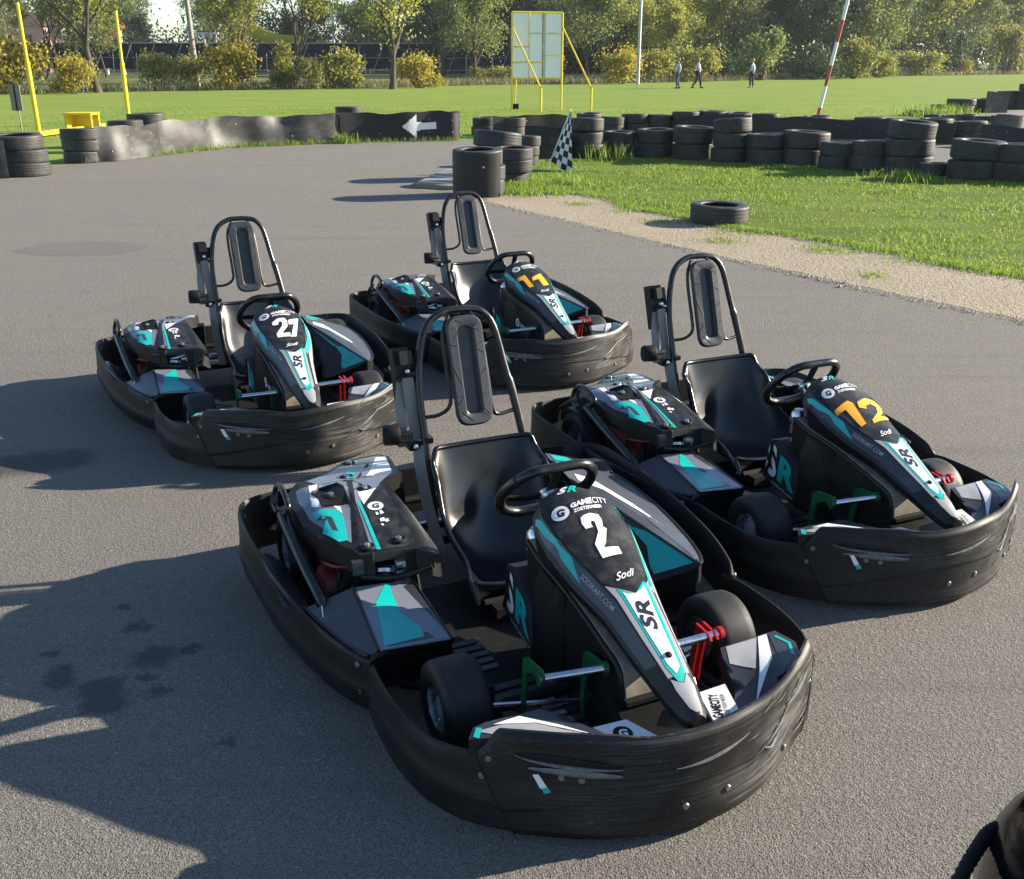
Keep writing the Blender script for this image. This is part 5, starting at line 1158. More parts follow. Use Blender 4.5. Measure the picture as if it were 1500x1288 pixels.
# chequered flag
root = empty("chequered_flag", (.47, 15.25, 0)); tag(root, "black and white chequered flag leaning on the infield grass", "flag")
M['flagblack'] = plain("flag_black", (.012, .012, .014), .7); M['flagwhite'] = plain("flag_white", (.74, .74, .75), .7)
mb = MB(); TOPF = Vector((.36, -.35, .98)); mb.tube([(0, 0, .0), TOPF], .012, 0, 8); mb.lathe([(.0001, .02), (.015, .012), (.018, -.01)], tuple(TOPF), (0, 0, 1), 8, 0); mb.build("pole", [M['white']], root)
mb = MB(); NU, NV2 = 8, 18
def fl(u, v):
    a = Vector((.05, -.05, .14)).lerp(TOPF, v); b_ = Vector((.40, -.40, -.0)).lerp(TOPF + Vector((.02, -.02, -.02)), v)
    p = a.lerp(b_, u); sag = .03 * math.sin(u * 8 + v * 3) * (1 - v * .6); return (p.x + sag * .4, p.y + sag, max(.02, p.z - .06 * u * (1 - v)))
for i in range(NU):
    for j in range(NV2):
        ci = int(i / 2); cj = int(j / 2); mb.add([fl(i / NU, j / NV2), fl((i + 1) / NU, j / NV2), fl((i + 1) / NU, (j + 1) / NV2), fl(i / NU, (j + 1) / NV2)], [(0, 1, 2, 3)], (ci + cj) % 2)
mb.build("cloth", [M['flagblack'], M['flagwhite']], root, 80)

# ------------------------------------------------------------------ yellow steelwork, board, poles
M['yellow'] = plain("yellow_paint", (.72, .54, .012), .45, wear=.3, wear_col=(.5, .38, .05), wscale=8)
M['board'] = plain("white_fabric", (.82, .82, .82), .7, bumpy=.3, wscale=4)
_t = M['board'].node_tree; _tr = N(_t, 'ShaderNodeBsdfTranslucent'); _tr.inputs['Color'].default_value = (.95, .95, .95, 1); _ms = N(_t, 'ShaderNodeMixShader'); _ms.inputs[0].default_value = .55
_t.links.new(_t.nodes['Principled BSDF'].outputs[0], _ms.inputs[1]); _t.links.new(_tr.outputs[0], _ms.inputs[2]); _t.links.new(_ms.outputs[0], _t.nodes['Material Output'].inputs['Surface'])
M['steel'] = plain("galvanised", (.42, .43, .44), .45, .6)
M['conpole'] = plain("concrete_pole", (.27, .25, .22), .8, wear=.4, wear_col=(.17, .16, .14), wscale=5)
M['ply'] = plain("grey_board", (.22, .21, .19), .8)
root = empty("goal_posts", (-11.6, 25.6, 0)); tag(root, "pair of tall yellow posts joined by a low yellow rail and box on the grass", "goal posts")
for x, y, h, tx in ((-12.62, 25.28, 3.12, -.05), (-11.21, 28.09, 3.05, .0)):
    mb = MB(); lx, ly = x + 11.6, y - 25.6; m_ = .55; mb.tube([(lx, ly, 0), (lx + tx * m_, ly, h * m_)], .062, 0, 12); mb.tube([(lx + tx * m_, ly, h * m_), (lx + tx, ly, h)], .042, 0, 12); mb.build("post", [M['yellow']], root)
mb = MB(); mb.box((.30, -1.3, .10), (.10, 3.4, .10), 0, Matrix.Rotation(R(-5), 3, 'Z')); mb.build("rail", [M['yellow']], root)
mb = MB(); bx, by = .42, -.95
for dx in (-.32, .32):
    for dy in (-.25, .25): mb.box((bx + dx, by + dy, .23), (.05, .05, .46), 0)
mb.box((bx, by, .47), (.72, .6, .05), 0); mb.box((bx - .33, by, .25), (.03, .5, .40), 0); mb.box((bx, by + .26, .25), (.64, .02, .40), 0); mb.build("box", [M['yellow']], root)
root = empty("small_sign", (-12.1, 23.21, 0)); tag(root, "back of a small grey board on a thin post at the left edge", "sign")
mb = MB(); mb.tube([(0, 0, 0), (-.02, 0, 1.2)], .018, 0, 8); mb.build("post", [M['conpole']], root)
mb = MB(); mb.box((-.02, -.03, .90), (.26, .02, .60), 0); mb.box((-.02, -.045, .90), (.03, .02, .60), 1); mb.build("panel", [M['ply'], M['matt']], root)

ang = math.atan2(40.08 - 38.18, 1.90 + .15); root = empty("display_board", (-.15, 38.18, 0), 0); tag(root, "tall board of white fabric panels in a yellow steel frame, propped on the field", "display board")
W0, H0, H1 = 1.98, 1.12, 3.45; DX = Vector((1.95, .55, 0)).normalized()
def bp(u, z, d=0): p = DX * (u * W0) + Vector((DX.y, -DX.x, 0)) * d; return (p.x, p.y, z)
mb = MB()
for u in (0, 1): mb.tube([bp(u, 0), bp(u, H1)], .033, 0, 8)
for z in (H0, H1): mb.tube([bp(0, z), bp(1, z)], .032, 0, 8)
for u in (.335, .62): mb.tube([bp(u, H0, .03), bp(u, H1, .03)],   .019 if u < .5 else .016, 0, 8)
for u0, u1, z in ((0, .335, 2.25), (0, .335, 1.70), (.335, .62, 2.72), (.335, .62, 1.70), (.66, 1, 2.72), (.66, 1, 1.95)): mb.tube([bp(u0, z, .03), bp(u1, z, .03)], .015, 0, 8)
mb.build("frame", [M['yellow']], root)
mb = MB()
for u0, u1, zs in ((.02, .33, (H0, 1.70, 2.25, H1)), (.34, .60, (H0, 1.70, 2.72, H1)), (.66, .98, (H0, 1.95, 2.72, H1))):
    for za, zb in zip(zs[:-1], zs[1:]):
        g = []
        for i in range(9):
            g.append([bp(u0 + (u1 - u0) * i / 8, za + .02 + (zb - za - .04) * j / 8, -.02 + .030 * math.sin(math.pi * i / 8) * math.sin(math.pi * j / 8) + .010 * math.sin(i * 2.3 + j * 1.7 + za * 5)) for j in range(9)])
        mb.loft(g, 0, ring_closed=False)
mb.build("panel", [M['board']], root, 80)
mb = MB(); mb.box(bp(.635, (H0 + H1) / 2, .02), (.09, .03, H1 - H0), 0); mb.build("post_strip", [M['steel']], root)
for u, dd in ((.0, 2.4), (1, 2.3)):
    mb = MB(); f0 = Vector(bp(u, 2.95)); f1 = Vector(bp(u + .30, .80, dd * .75)); mb.tube([f0, f1], .032, 0, 8); b_ = Vector((f1.x, f1.y, 0)); mb.tube([b_, f1 + Vector((0, 0, .05))], .042, 0, 8); mb.box(tuple(f1 + Vector((0, 0, .06))), (.16, .12, .03), 0); mb.build("brace", [M['yellow']], root)
mb = MB(); mb.tube([bp(.13, 0, -.5), bp(.13, 1.1, -.3)], .02, 0, 6); mb.box(bp(.13, .1, -.5), (.3, .2, .2), 1); mb.build("prop", [M['yellow'], M['matt']], root)
root = empty("marker_pole", (9.42, 30.42, 0)); tag(root, "tall leaning pole banded in red and white beyond the tyres", "pole")
M['polered'] = plain("faded_red_paint", (.36, .06, .035), .5); M['polewhite'] = plain("faded_white_paint", (.70, .70, .68), .5)
mb = MB(); b0 = Vector((-.10, 0, 0)); d_ = Vector((.165, 0, 1)); z = 0
for i, z1 in enumerate((.40, 1.04, 1.63, 2.30, 2.92, 3.55, 4.2, 4.85, 5.5)):
    mb.tube([b0 + d_ * z, b0 + d_ * z1], .055, i % 2, 12); z = z1
mb.build("shaft", [M['polered'], M['polewhite']], root)
for px, py, r0, r1, h, lab in ((-22.07, 72.64, .19, .14, 9, "grey concrete utility pole among the bushes at the left"), (9.9, 84, .14, .11, 9, "slim pale pole behind the yellow bush right of the display board"), (-31.9, 86, .09, .08, 2.9, "short pale post standing between the tree trunks at the left")):
    mb = MB(); mb.tube([(px, py, 0), (px + (-.30 if h > 5 and px < 0 else 0), py, h)], [r0, r1], 0, 12)
    o = mb.build("utility_pole", [M['conpole'] if px < -20 and h > 5 else M['steel'] if px > 0 else M['tan']], None); tag(o, lab, "pole")
root = empty("garden_lamp", (63.5, 131.5, 0)); tag(root, "small white globe lamp on a thin post at the right edge of the field", "lamp")
mb = MB(); mb.tube([(0, 0, 0), (0, 0, 2.9)], .06, 0, 8); mb.build("post", [M['conpole']], root)
mb = MB(); mb.lathe([(.0001, -.28), (.2, -.2), (.28, 0), (.2, .2), (.0001, .28)], (0, 0, 3.1), (0, 0, 1), 12, 0); mb.build("globe", [M['polewhite']], root, 60)

# ------------------------------------------------------------------ solar racks, rides and houses behind the trees
M['solar'] = plain("solar_panel_dark", (.010, .017, .042), .45); M['solar'].node_tree.nodes["Principled BSDF"].inputs['Specular IOR Level'].default_value = .2
for k in range(7):
    x0 = -64.0 + k * 9.05; y0 = 128 + k * .5; root = empty("solar_rack", (x0, y0, 0)); root.scale = (1.19, 1.19, 1.19); tag(root, "long dark solar panel rack on slanted steel struts, %s from the left behind the trees" % nth(k), "solar panels", "solar racks behind the trees")
    mb = MB()
    for r_ in range(3):
        for c in range(5): mb.box((.75 + c * 1.5, .35 - r_ * .75 * 0 + (1.0 - r_) * .45, 1.05 + r_ * .83), (1.47, .06, .84), 0, Matrix.Rotation(R(28), 3, 'X'))
    mb.box((3.75, .3, 1.9), (7.5, .05, 2.55), 0, Matrix.Rotation(R(28) * .9, 3, 'X'))
    mb.build("panel", [M['solar']], root, 30)
    mb = MB(); mb.tube([(0, -.4, 3.12), (7.5, -.4, 3.12)], .05, 0, 6); mb.tube([(0, -.6, 1.75), (7.5, -.6, 1.75)], .025, 0, 6); mb.tube([(0, -.3, .55), (7.5, -.3, .55)], .04, 0, 6)
    for c in range(3):
        mb.tube([(.6 + c * 2.7, -1.0, 0), (.6 + c * 2.7, -.7, 2.2)], .04, 0, 6); mb.tube([(1.4 + c * 2.7, -1.1, .3), (2.5 + c * 2.7, -.6, 3.0)], .028, 0, 6)
    mb.build("strut", [M['steel']], root)
M['pink'] = plain("pink_render", (.50, .30, .23), .8); M['slide_y'] = plain("yellow_slide", (.52, .46, .03), .35); M['slide_g'] = plain("green_slide", (.03, .30, .14), .35); M['slide_o'] = plain("orange_slide", (.55, .16, .05), .4); M['dkwin'] = plain("dark_window", (.03, .03, .035), .2); M['brownroof'] = plain("brown_roof", (.10, .06, .04), .8)
def house(x, y, w_, d_, h, lab, wallm):
    root = empty("house", (x, y, 0)); tag(root, lab, "house")
    mb = MB(); mb.box((0, 0, h / 2), (w_, d_, h), 0); mb.build("wall", [wallm], root)
    mb = MB(); mb.loft([[(-w_ / 2 - .3, -d_ / 2 - .3, h), (w_ / 2 + .3, -d_ / 2 - .3, h), (w_ / 2 + .3, d_ / 2 + .3, h), (-w_ / 2 - .3, d_ / 2 + .3, h)], [(-w_ / 2 + 1, -.1, h + 2), (w_ / 2 - 1, -.1, h + 2), (w_ / 2 - 1, .1, h + 2), (-w_ / 2 + 1, .1, h + 2)]], 0); mb.build("roof", [M['brownroof']], root, 20)
    for i in range(max(2, int(w_ / 3))):
        for fl_ in range(int(h / 3)):
            f_ = MB(); cx_ = -w_ / 2 + 1.5 + i * 3; f_.box((cx_, -d_ / 2 - .03, 1.6 + fl_ * 3), (1.2, .08, 1.4), 0); f_.box((cx_, -d_ / 2 - .09, 1.6 + fl_ * 3), (.06, .04, 1.4), 1); f_.build("window", [M['dkwin'], M['polewhite']], root)
house(-74, 163, 10, 8, 6.5, "pink house with a brown roof seen between the left trunks", M['pink'])
house(-14, 188, 14, 8, 6, "pink house glimpsed behind the green slide in the gap between trees", M['pink'])
def slide(x, y, pts, w_, mat, lab, legs):
    root = empty("water_slide", (x, y, 0)); root.scale = (1.12, 1.12, 1.12); tag(root, lab, "water slide")
    P = catmull(pts, 8); mb = MB(); rg = []
    for i, p in enumerate(P):
        a = P[max(0, i - 1)]; b_ = P[min(len(P) - 1, i + 1)]; t = (b_ - a).normalized(); s_ = t.cross(Vector((0, 0, 1))).normalized(); u_ = s_.cross(t)
        rg.append([p + s_ * (w_ / 2 * math.cos(R(c))) + u_ * (w_ * .45 * math.sin(R(c)) + w_ * .2) for c in (180, 210, 240, 270, 300, 330, 360)] + [p + s_ * ((w_ / 2 - .08) * math.cos(R(c))) + u_ * ((w_ * .45 - .08) * math.sin(R(c)) + w_ * .2) for c in (360, 330, 300, 270, 240, 210, 180)])
    mb.loft(rg, 0); mb.build("chute", [mat], root, 40)
    for lx, ly, lz in legs: mb = MB(); mb.tube([(lx, ly, 0), (lx, ly, lz)], .16, 0, 8); mb.build("leg", [M['polewhite']], root)
slide(-38, 152, [(-1, 0, 6.8), (1.5, 0, 5.0), (4, 0, 4.0), (7, 0, 3.8)], 3.6, M['slide_y'], "broad yellow water slide above the solar racks", [(0, 1, 5), (4, 1, 3.5), (6.5, 1, 3.4)])
slide(-26.5, 155, [(-3, 0, 8.6), (0, 0, 8.3), (4, 1, 7.4), (7, 2, 7.0), (10, 2, 8.0)], 1.5, M['slide_g'], "curving green water slide on white columns in the gap between trees", [(.5, .5, 8), (5, 1.2, 7), (8, 2, 7)])
slide(-55, 141, [(3.5, 0, 5.5), (1.8, 0, 4.2), (0, 0, 2.2), (-2, 0, .9)], 1.8, M['slide_o'], "steep orange water slide left of the yellow one", [(3, .6, 4.8), (1, .6, 2.8)])
root = empty("slide_tower", (-44, 148, 0)); tag(root, "white steel tower with stairs beside the yellow slide", "tower")
mb = MB()
for dx in (0, 1.6, 3.2):
    for dy in (0, 2.2): mb.tube([(dx, dy, 0), (dx, dy, 5.2)], .11, 0, 6)
for dx in (0, 1.6): mb.tube([(dx, 0, .6), (dx + 1.6, 0, 4.9)], .08, 0, 6)
mb.build("tower_frame", [M['polewhite']], root)
mb = MB(); mb.box((1.6, 1.1, 5.25), (3.6, 2.6, .2), 0); mb.build("platform", [M['polewhite']], root)
root = empty("parked_car", (55, 152, 0), R(-65)); tag(root, "pale car half hidden by shrubs beyond the right of the field", "car")
M['carpaint'] = plain("silver_car_paint", (.50, .52, .55), .25, .2)
mb = MB(); rg = []
for x, z0, z1, wd in ((-2.1, .45, .75, .75), (-1.9, .25, .95, .83), (-1.2, .22, 1.0, .86), (.9, .22, .98, .86), (1.9, .25, .78, .82), (2.15, .4, .62, .7)): rg.append([(x, -wd, z0), (x, wd, z0), (x, wd * .98, z1 - .1), (x, wd * .9, z1), (x, -wd * .9, z1), (x, -wd * .98, z1 - .1)])
mb.loft(rg, 0); mb.build("body", [M['carpaint']], root, 40)
mb = MB(); rg = []
for x, z1, wd in ((-1.75, .98, .72), (-1.1, 1.42, .62), (.1, 1.46, .62), (1.0, .98, .74)): rg.append([(x, -wd, .95), (x, wd, .95), (x, wd * .95, z1), (x, -wd * .95, z1)])
mb.loft(rg, 0); mb.build("cabin", [M['dkwin']], root, 30)
for wx in (-1.3, 1.35):
    for wy in (-.82, .82): mb = MB(); mb.lathe([(.15, -.1), (.3, -.1), (.32, 0), (.3, .1), (.15, .1)], (wx, wy, .32), (0, 1, 0), 16, 0); mb.build("wheel", [M['rubber']], root)

# ------------------------------------------------------------------ trees and shrubs
M['bark'] = plain("bark", (.050, .040, .031), .9, wear=.7, wear_col=(.11, .095, .075), wscale=9, bumpy=.6, lo=.4, hi=.7)
L1 = leaf_mat("leaves_autumn_green", [(0, (.10, .14, .028)), (.5, (.27, .30, .055)), (.85, (.46, .43, .09)), (1, (.54, .42, .09))], .5)
L2 = leaf_mat("leaves_deep_green", [(0, (.020, .042, .018)), (.55, (.045, .080, .030)), (1, (.095, .130, .045))], .35)
L6 = leaf_mat("leaves_shaded_wood", [(0, (.016, .034, .018)), (.55, (.038, .066, .030)), (1, (.085, .11, .04))], .35)  # darker, bluer greens put the wood's shade into the leaf colour
L3 = leaf_mat("leaves_yellow", [(0, (.18, .17, .03)), (.5, (.40, .33, .05)), (.85, (.54, .43, .06)), (1, (.26, .25, .07))], .45)
L4 = leaf_mat("leaves_grey_green", [(0, (.09, .13, .04)), (.55, (.20, .24, .07)), (1, (.32, .34, .11))], .45)
L5 = leaf_mat("leaves_bush_mixed", [(0, (.10, .13, .03)), (.5, (.25, .26, .06)), (1, (.43, .36, .08))], .45)
def leaf_cloud(pts, n, size, seed, sx=1.0):
    rq = random.Random(seed); V = []; F = []
    for _ in range(n):
        c, r = pts[rq.randrange(len(pts))]
        d = Vector((rq.gauss(0, 1), rq.gauss(0, 1), rq.gauss(0, .85))); d = d * (r * .55)
        p = c + d; s_ = size * rq.uniform(.6, 1.35)
        a = Vector((rq.gauss(0, 1), rq.gauss(0, 1), rq.gauss(0, .8))).normalized(); b_ = a.orthogonal().normalized(); th = rq.uniform(0, 6.28); b_ = (Matrix.Rotation(th, 3, a) @ b_); e = a.cross(b_)
        i = len(V); V += [tuple(p - b_ * s_ * .5), tuple(p + e * s_ * .32 + b_ * s_ * .05), tuple(p + b_ * s_ * .6), tuple(p - e * s_ * .32 + b_ * s_ * .05)]; F.append((i, i + 1, i + 2, i + 3))
    return V, F
def raw(name, V, F, mat):
    me = bpy.data.meshes.new(name); me.from_pydata(V, [], F); me.materials.append(mat); return me
def tree_meshes(seed, h, fork, spread, leaf_n, leaf_s, mat, nl=5, tr=.19, lean=0.05, low=0.0, twin=False, drop=.35):
    rq = random.Random(seed); mb = MB(); tips = []
    def limb(p, d, L, r, depth):
        k = 5; pts = [p]; q = p.copy(); dd = d.copy()
        for i in range(k):
            dd = (dd + Vector((rq.gauss(0, .12), rq.gauss(0, .12), rq.gauss(.05, .08)))).normalized(); q = q + dd * (L / k); pts.append(q.copy())
        mb.tube(pts, [r * (1 - .55 * i / k) for i in range(k + 1)], 0, 7 if depth < 2 else 5)
        if depth >= 2: tips.append((pts[-1], L * .62)); tips.append((pts[3], L * .5))
        if depth < 3:
            for c in range(3 if depth == 0 else 2 + (rq.random() < .5)):
                a = rq.uniform(0, 6.28); s_ = rq.uniform(.45, .95) * spread; nd = (dd + Vector((math.cos(a) * s_, math.sin(a) * s_, rq.uniform(-.25, .35)))).normalized()
                limb(pts[-1] if c < 2 else pts[3], nd, L * rq.uniform(.58, .8), r * .5, depth + 1)
    for tw in range(2 if twin else 1):
        b0 = Vector((.35 * (tw * 2 - 1) if twin else 0, 0, 0)); pts = [b0 + Vector((0, 0, -.1))]; d = Vector((lean + (.1 * (tw * 2 - 1) if twin else 0), rq.gauss(0, .03), 1)).normalized(); q = pts[0].copy()
        for i in range(6): d = (d + Vector((rq.gauss(0, .05), rq.gauss(0, .05), 0))).normalized(); q = q + d * (fork / 6); pts.append(q.copy())
        mb.tube(pts, [tr * (1.35 if i == 0 else 1.0 - .06 * i) for i in range(7)], 0, 10)
        for c in range(nl if not twin else 3):
            a = 6.28 * c / nl + rq.uniform(-.4, .4); s_ = rq.uniform(.35, .8) * spread
            limb(pts[-1] if c % 2 == 0 else pts[-2], Vector((math.cos(a) * s_, math.sin(a) * s_, 1)).normalized(), (h - fork) * rq.uniform(.32, .5), tr * .62, 0)
    if low > 0:
        for c in range(int(34 * low)): a = rq.uniform(0, 6.28); q_ = low * 1.7 * rq.random() ** .5; tips.append((Vector((math.cos(a) * q_, math.sin(a) * q_, fork * rq.uniform(1.25, 2.4) + .35 * q_)), rq.uniform(.7, 1.3)))
    o = mb.build("trunk", [M['bark']], None, 60); tm = o.data; bpy.data.objects.remove(o)
    keep = [t for t in tips if rq.random() > drop] or tips
    V, F = leaf_cloud(keep, leaf_n, leaf_s, seed + 5); return tm, raw("crown", V, F, mat)
def shrub_meshes(seed, w_, h, n, s_, mat, pointy=0.0):
    rq = random.Random(seed); pts = []; mb = MB()
    for c in range(11):
        a = rq.uniform(0, 6.28); k = rq.random() ** .6; z = rq.uniform(.18, 1) * h; ww = w_ * .5 * (1 - pointy * z / h) * math.sqrt(max(.1, 1 - (z / h - .35) ** 2)); p = Vector((math.cos(a) * k * ww, math.sin(a) * k * ww, z * .9)); pts.append((p, w_ * rq.uniform(.16, .30)))
        mb.tube([(p.x * .15, p.y * .15, 0), (p.x * .6, p.y * .6, p.z * .6), tuple(p)], [.03 * w_ / 2, .02 * w_ / 2, .008], 0, 5)
    V, F = leaf_cloud(pts, n, s_, seed + 9); V = [(x, y, max(.03, z)) for x, y, z in V]
    o = mb.build("stem", [M['bark']], None, 60); tm = o.data; bpy.data.objects.remove(o); return tm, raw("foliage", V, F, mat)
TV = {'light': tree_meshes(11, 10.5, 2.6, .9, 9000, .21, L1, low=1.2, drop=.15, tr=.24), 'light2': tree_meshes(23, 11, 3.2, .8, 7500, .20, L1, nl=4, lean=-.05, drop=.25, low=1.0, tr=.24), 'twin': tree_meshes(31, 10, 2.2, .8, 7500, .20, L1, twin=True, drop=.2),
      'leafy': tree_meshes(41, 9.5, 2.0, 1.05, 13000, .22, L4, low=1.8, drop=.05), 'dense': tree_meshes(53, 13, 2.6, 1.0, 17000, .27, L2, low=3.0, drop=.0, tr=.25), 'gold': tree_meshes(67, 11, 2.2, 1.0, 14000, .25, L1, low=2.4, drop=.0, tr=.24), 'thin': tree_meshes(71, 9, 3.0, .6, 4000, .20, L4, nl=3, tr=.12)}
def tree(kind, x, y, s_, label, rz=None, grp="trees along the edge of the field"):
    t = empty("tree", (x, y, 0), rz if rz is not None else rnd.uniform(0, 6.28)); t.scale = (s_, s_, s_); tag(t, label, "tree", grp)
    for nm, me in zip(("trunk", "crown"), TV[kind]): o = bpy.data.objects.new(nm, me); COL.objects.link(o); o.parent = t
def shrub(kind, x, y, s_, label, sz=1.0):
    t = empty("shrub", (x, y, 0), rnd.uniform(0, 6.28)); t.scale = (s_, s_, s_ * sz); tag(t, label, "shrub", "shrubs along the edge of the field")
    for nm, me in zip(("stem", "foliage"), SV[kind]): o = bpy.data.objects.new(nm, me); COL.objects.link(o); o.parent = t
SV = {'yellow': shrub_meshes(5, 2.2, 1.7, 2400, .16, L3), 'mixed': shrub_meshes(6, 2.2, 1.8, 2400, .16, L5), 'green': shrub_meshes(7, 2.2, 2.0, 2600, .16, L5, .3), 'dark': shrub_meshes(8, 2.6, 2.2, 3600, .16, L2), 'round': shrub_meshes(9, 2.6, 2.4, 4200, .15, L4)}

for a in [
  ('twin', -48.4, 109, 1.0, "twin-trunked tree at the left, in front of the dark solar racks"),
  ('light2', -24.1, 59.6, .95, "nearest tree at the left, forking low behind the yellow posts"),
  ('thin', -45.6, 119, 1.1, "slim dark trunk just right of the nearest left tree"),
  ('leafy', -44, 112, .95, "leafy tree behind the second yellow post"),
  ('thin', -31, 118, 1.1, "thin straight trunk left of the many-stemmed tree"),
  ('twin', -17.9, 87, 1.05, "many-stemmed sparse tree right of the utility pole"),
  ('light', -8.0, 68.2, .95, "spreading tree with a forked trunk in the middle of the field edge"),
  ('leafy', -3.5, 91, .85, "small leafy tree left of the white display board"),
  ('light', -36, 66, 1.0, "yellow-green tree at the far left edge of the photo"),
  ('leafy', -62, 124, 1.2, "bushy tree behind the left edge shrubs"),
  ('light', -27, 104, 1.0, "sparse tree behind the utility pole"),
  ('dense', -8.4, 128, .95, "dark dense tree behind the small leafy tree"),
  ('dense', 1.0, 132, 1.0, "dark dense tree straight behind the display board"),
  ('leafy', 8.3, 119, 1.15, "leafy tree just right of the display board"),
  ('dense', 14.5, 138, 1.1, "dark tree behind the slim pale pole"),
  ('gold', 20.5, 131, 1.25, "big golden-green tree above the two walkers"),
  ('gold', 15.0, 112, .8, "smaller golden-green tree behind the bright yellow bush"),
  ('leafy', 29.5, 146, 1.35, "leafy tree right of the big golden one"),
  ('dense', 33.4, 123, 1.0, "broad dark evergreen left of the red and white pole"),
  ('dense', 38.5, 132, 1.05, "second dark evergreen, behind the red and white pole"),
  ('leafy', 42.5, 128, 1.2, "pale green tree just right of the red and white pole"),
  ('dense', 50, 150, 1.25, "dark tree behind the half hidden car"),
  ('gold', 60.1, 166, 1.55, "tall golden-green tree right of the half hidden car"),
  ('gold', 78, 189, 1.6, "golden-green tree towards the right edge"),
  ('leafy', 70, 170, 1.4, "grey-green tree between the two golden trees at the right"),
  ('leafy', 88.2, 190, 1.6, "grey-green tree at the right edge of the photo"),
  ('leafy', -112, 165, 1.4, "bushy tree far behind the solar racks, first from the left"), ('dense', -98, 160, .9, "dark tree far behind the solar racks, second from the left"), ('leafy', -84, 176, 1.35, "tree far behind the solar racks, third from the left"), ('leafy', -66, 182, 1.2, "tree far behind the solar racks beside the pink house"), ('dense', -60, 166, .8, "dark tree behind the orange slide"), ('leafy', -47, 172, 1.2, "tree behind the white slide tower"), ('dense', -34, 178, .85, "dark tree behind the yellow slide"), ('leafy', -21, 150, 1.0, "tree in front of the far pink house"), ('leafy', -25, 186, 1.1, "tree far behind the green slide"),
  ('dense', 24, 155, 1.2, "dark tree behind the walkers"),
  ('dense', 70, 195, 1.6, "tall dark tree in the back row at the right"),
  ('dense', 96, 205, 1.6, "dark tree in the back row at the right edge")]: tree(*a)
for i, (k, x, y, w_, h_, lab) in enumerate([
  ('yellow', -28.6, 58.3, 3.4, 2.9, "large yellow shrub at the left edge"), ('yellow', -24.6, 57.4, 1.97, 1.93, "small yellow shrub between the yellow posts"), ('mixed', -22.9, 67.1, 2.46, 2.21, "yellowish shrub right of the second yellow post"),
  ('yellow', -18.8, 69.1, 3.72, 2.88, "large yellow shrub right of the utility pole"), ('green', -15.2, 69.3, 1.96, 2.95, "tall narrow green shrub left of the forked tree"), ('green', -11.3, 69.7, 2.93, 2.68, "pale green shrub just left of the forked tree"),
  ('yellow', -6.6, 71.8, 2.59, 2.10, "rounded yellow shrub right of the forked tree"), ('mixed', -.5, 88.3, 3.04, 1.34, "low shrub behind the display board legs"), ('yellow', 8.8, 86.2, 3.34, 2.63, "bright yellow shrub beside the slim pale pole"),
  ('mixed', 12.7, 92.8, 2.8, 2.7, "mixed shrub behind the first walker"), ('mixed', 16.6, 96.5, 4.0, 3.0, "wide mixed shrub behind the second walker"), ('round', 24.2, 104, 4.8, 5.0, "big rounded grey-green bush by the third walker"),
  ('dark', 31.1, 110, 4.6, 3.4, "dark bush left of the foot of the red and white pole"), ('green', 36.8, 115, 4.84, 4.3, "green bush right of the red and white pole"), ('mixed', 54.2, 142, 6.2, 3.1, "low wide shrub in front of the half hidden car"),
  ('dark', 60.4, 149, 4.9, 6.0, "dark upright bush right of the car"), ('yellow', 62.7, 149, 2.2, 2.2, "small bright yellow bush near the globe lamp"), ('mixed', 72.7, 158, 4.72, 7.0, "tall yellowish bush at the right edge"), ('mixed', -21.8, 70.9, 1.79, 2.04, "thin shrub at the foot of the utility pole"),
  ('mixed', -13.3, 68.2, 1.43, 1.91, "scrubby plant between the two green shrubs"), ('green', 42.3, 123, 4.41, 2.65, "low green bush left of the car"), ('mixed', -3.1, 91.4, 1.57, 1.25, "small plant at the foot of the small leafy tree"), ('dark', 20.5, 108, 3.4, 3.6, "dark bush between the second and third walkers"), ('green', 3.4, 104, 3.2, 3.6, "pale bush seen right of the display board"), ('round', 47, 139, 5.0, 5.4, "grey-green bush left of the car")]):
    bw, bh = {'yellow': (2.2, 1.7), 'mixed': (2.2, 1.8), 'green': (2.2, 2.0), 'dark': (2.6, 2.2), 'round': (2.6, 2.4)}[k]
    shrub(k, x, y, w_ / bw * .95, lab, (h_ / bh) / (w_ / bw))
rq = random.Random(77); pts = []
for (x0, y0), (x1, y1), n, hh in (((-12, 150), (30, 160), 90, 15), ((30, 160), (66, 190), 70, 17), ((66, 196), (140, 250), 90, 21), ((-20, 172), (40, 182), 80, 20), ((-130, 180), (-16, 184), 150, 8)):
    for _ in range(n):
        t_ = rq.random(); z = rq.random() * hh; pts.append((Vector((x0 + (x1 - x0) * t_, y0 + (y1 - y0) * t_ + rq.uniform(0, 10), z)), rq.uniform(2.6, 4.6)))
back = [p for p in pts if p[0].x > -20]; left = [p for p in pts if p[0].x <= -20]
V, F = leaf_cloud(back, 70000, .60, 3); V2, F2 = leaf_cloud([(p + Vector((4, 14, 0)), r * 1.5) for p, r in back], 30000, 1.35, 4); V3, F3 = leaf_cloud(left, 42000, .55, 5)
n_ = len(V); F += [tuple(i + n_ for i in f) for f in F2]; V += V2; n_ = len(V); F += [tuple(i + n_ for i in f) for f in F3]; V += V3
V = [(x, y, max(.05, z)) for x, y, z in V]
o = bpy.data.objects.new("woods", raw("woods", V, F, L6)); COL.objects.link(o); tag(o, kind="stuff")

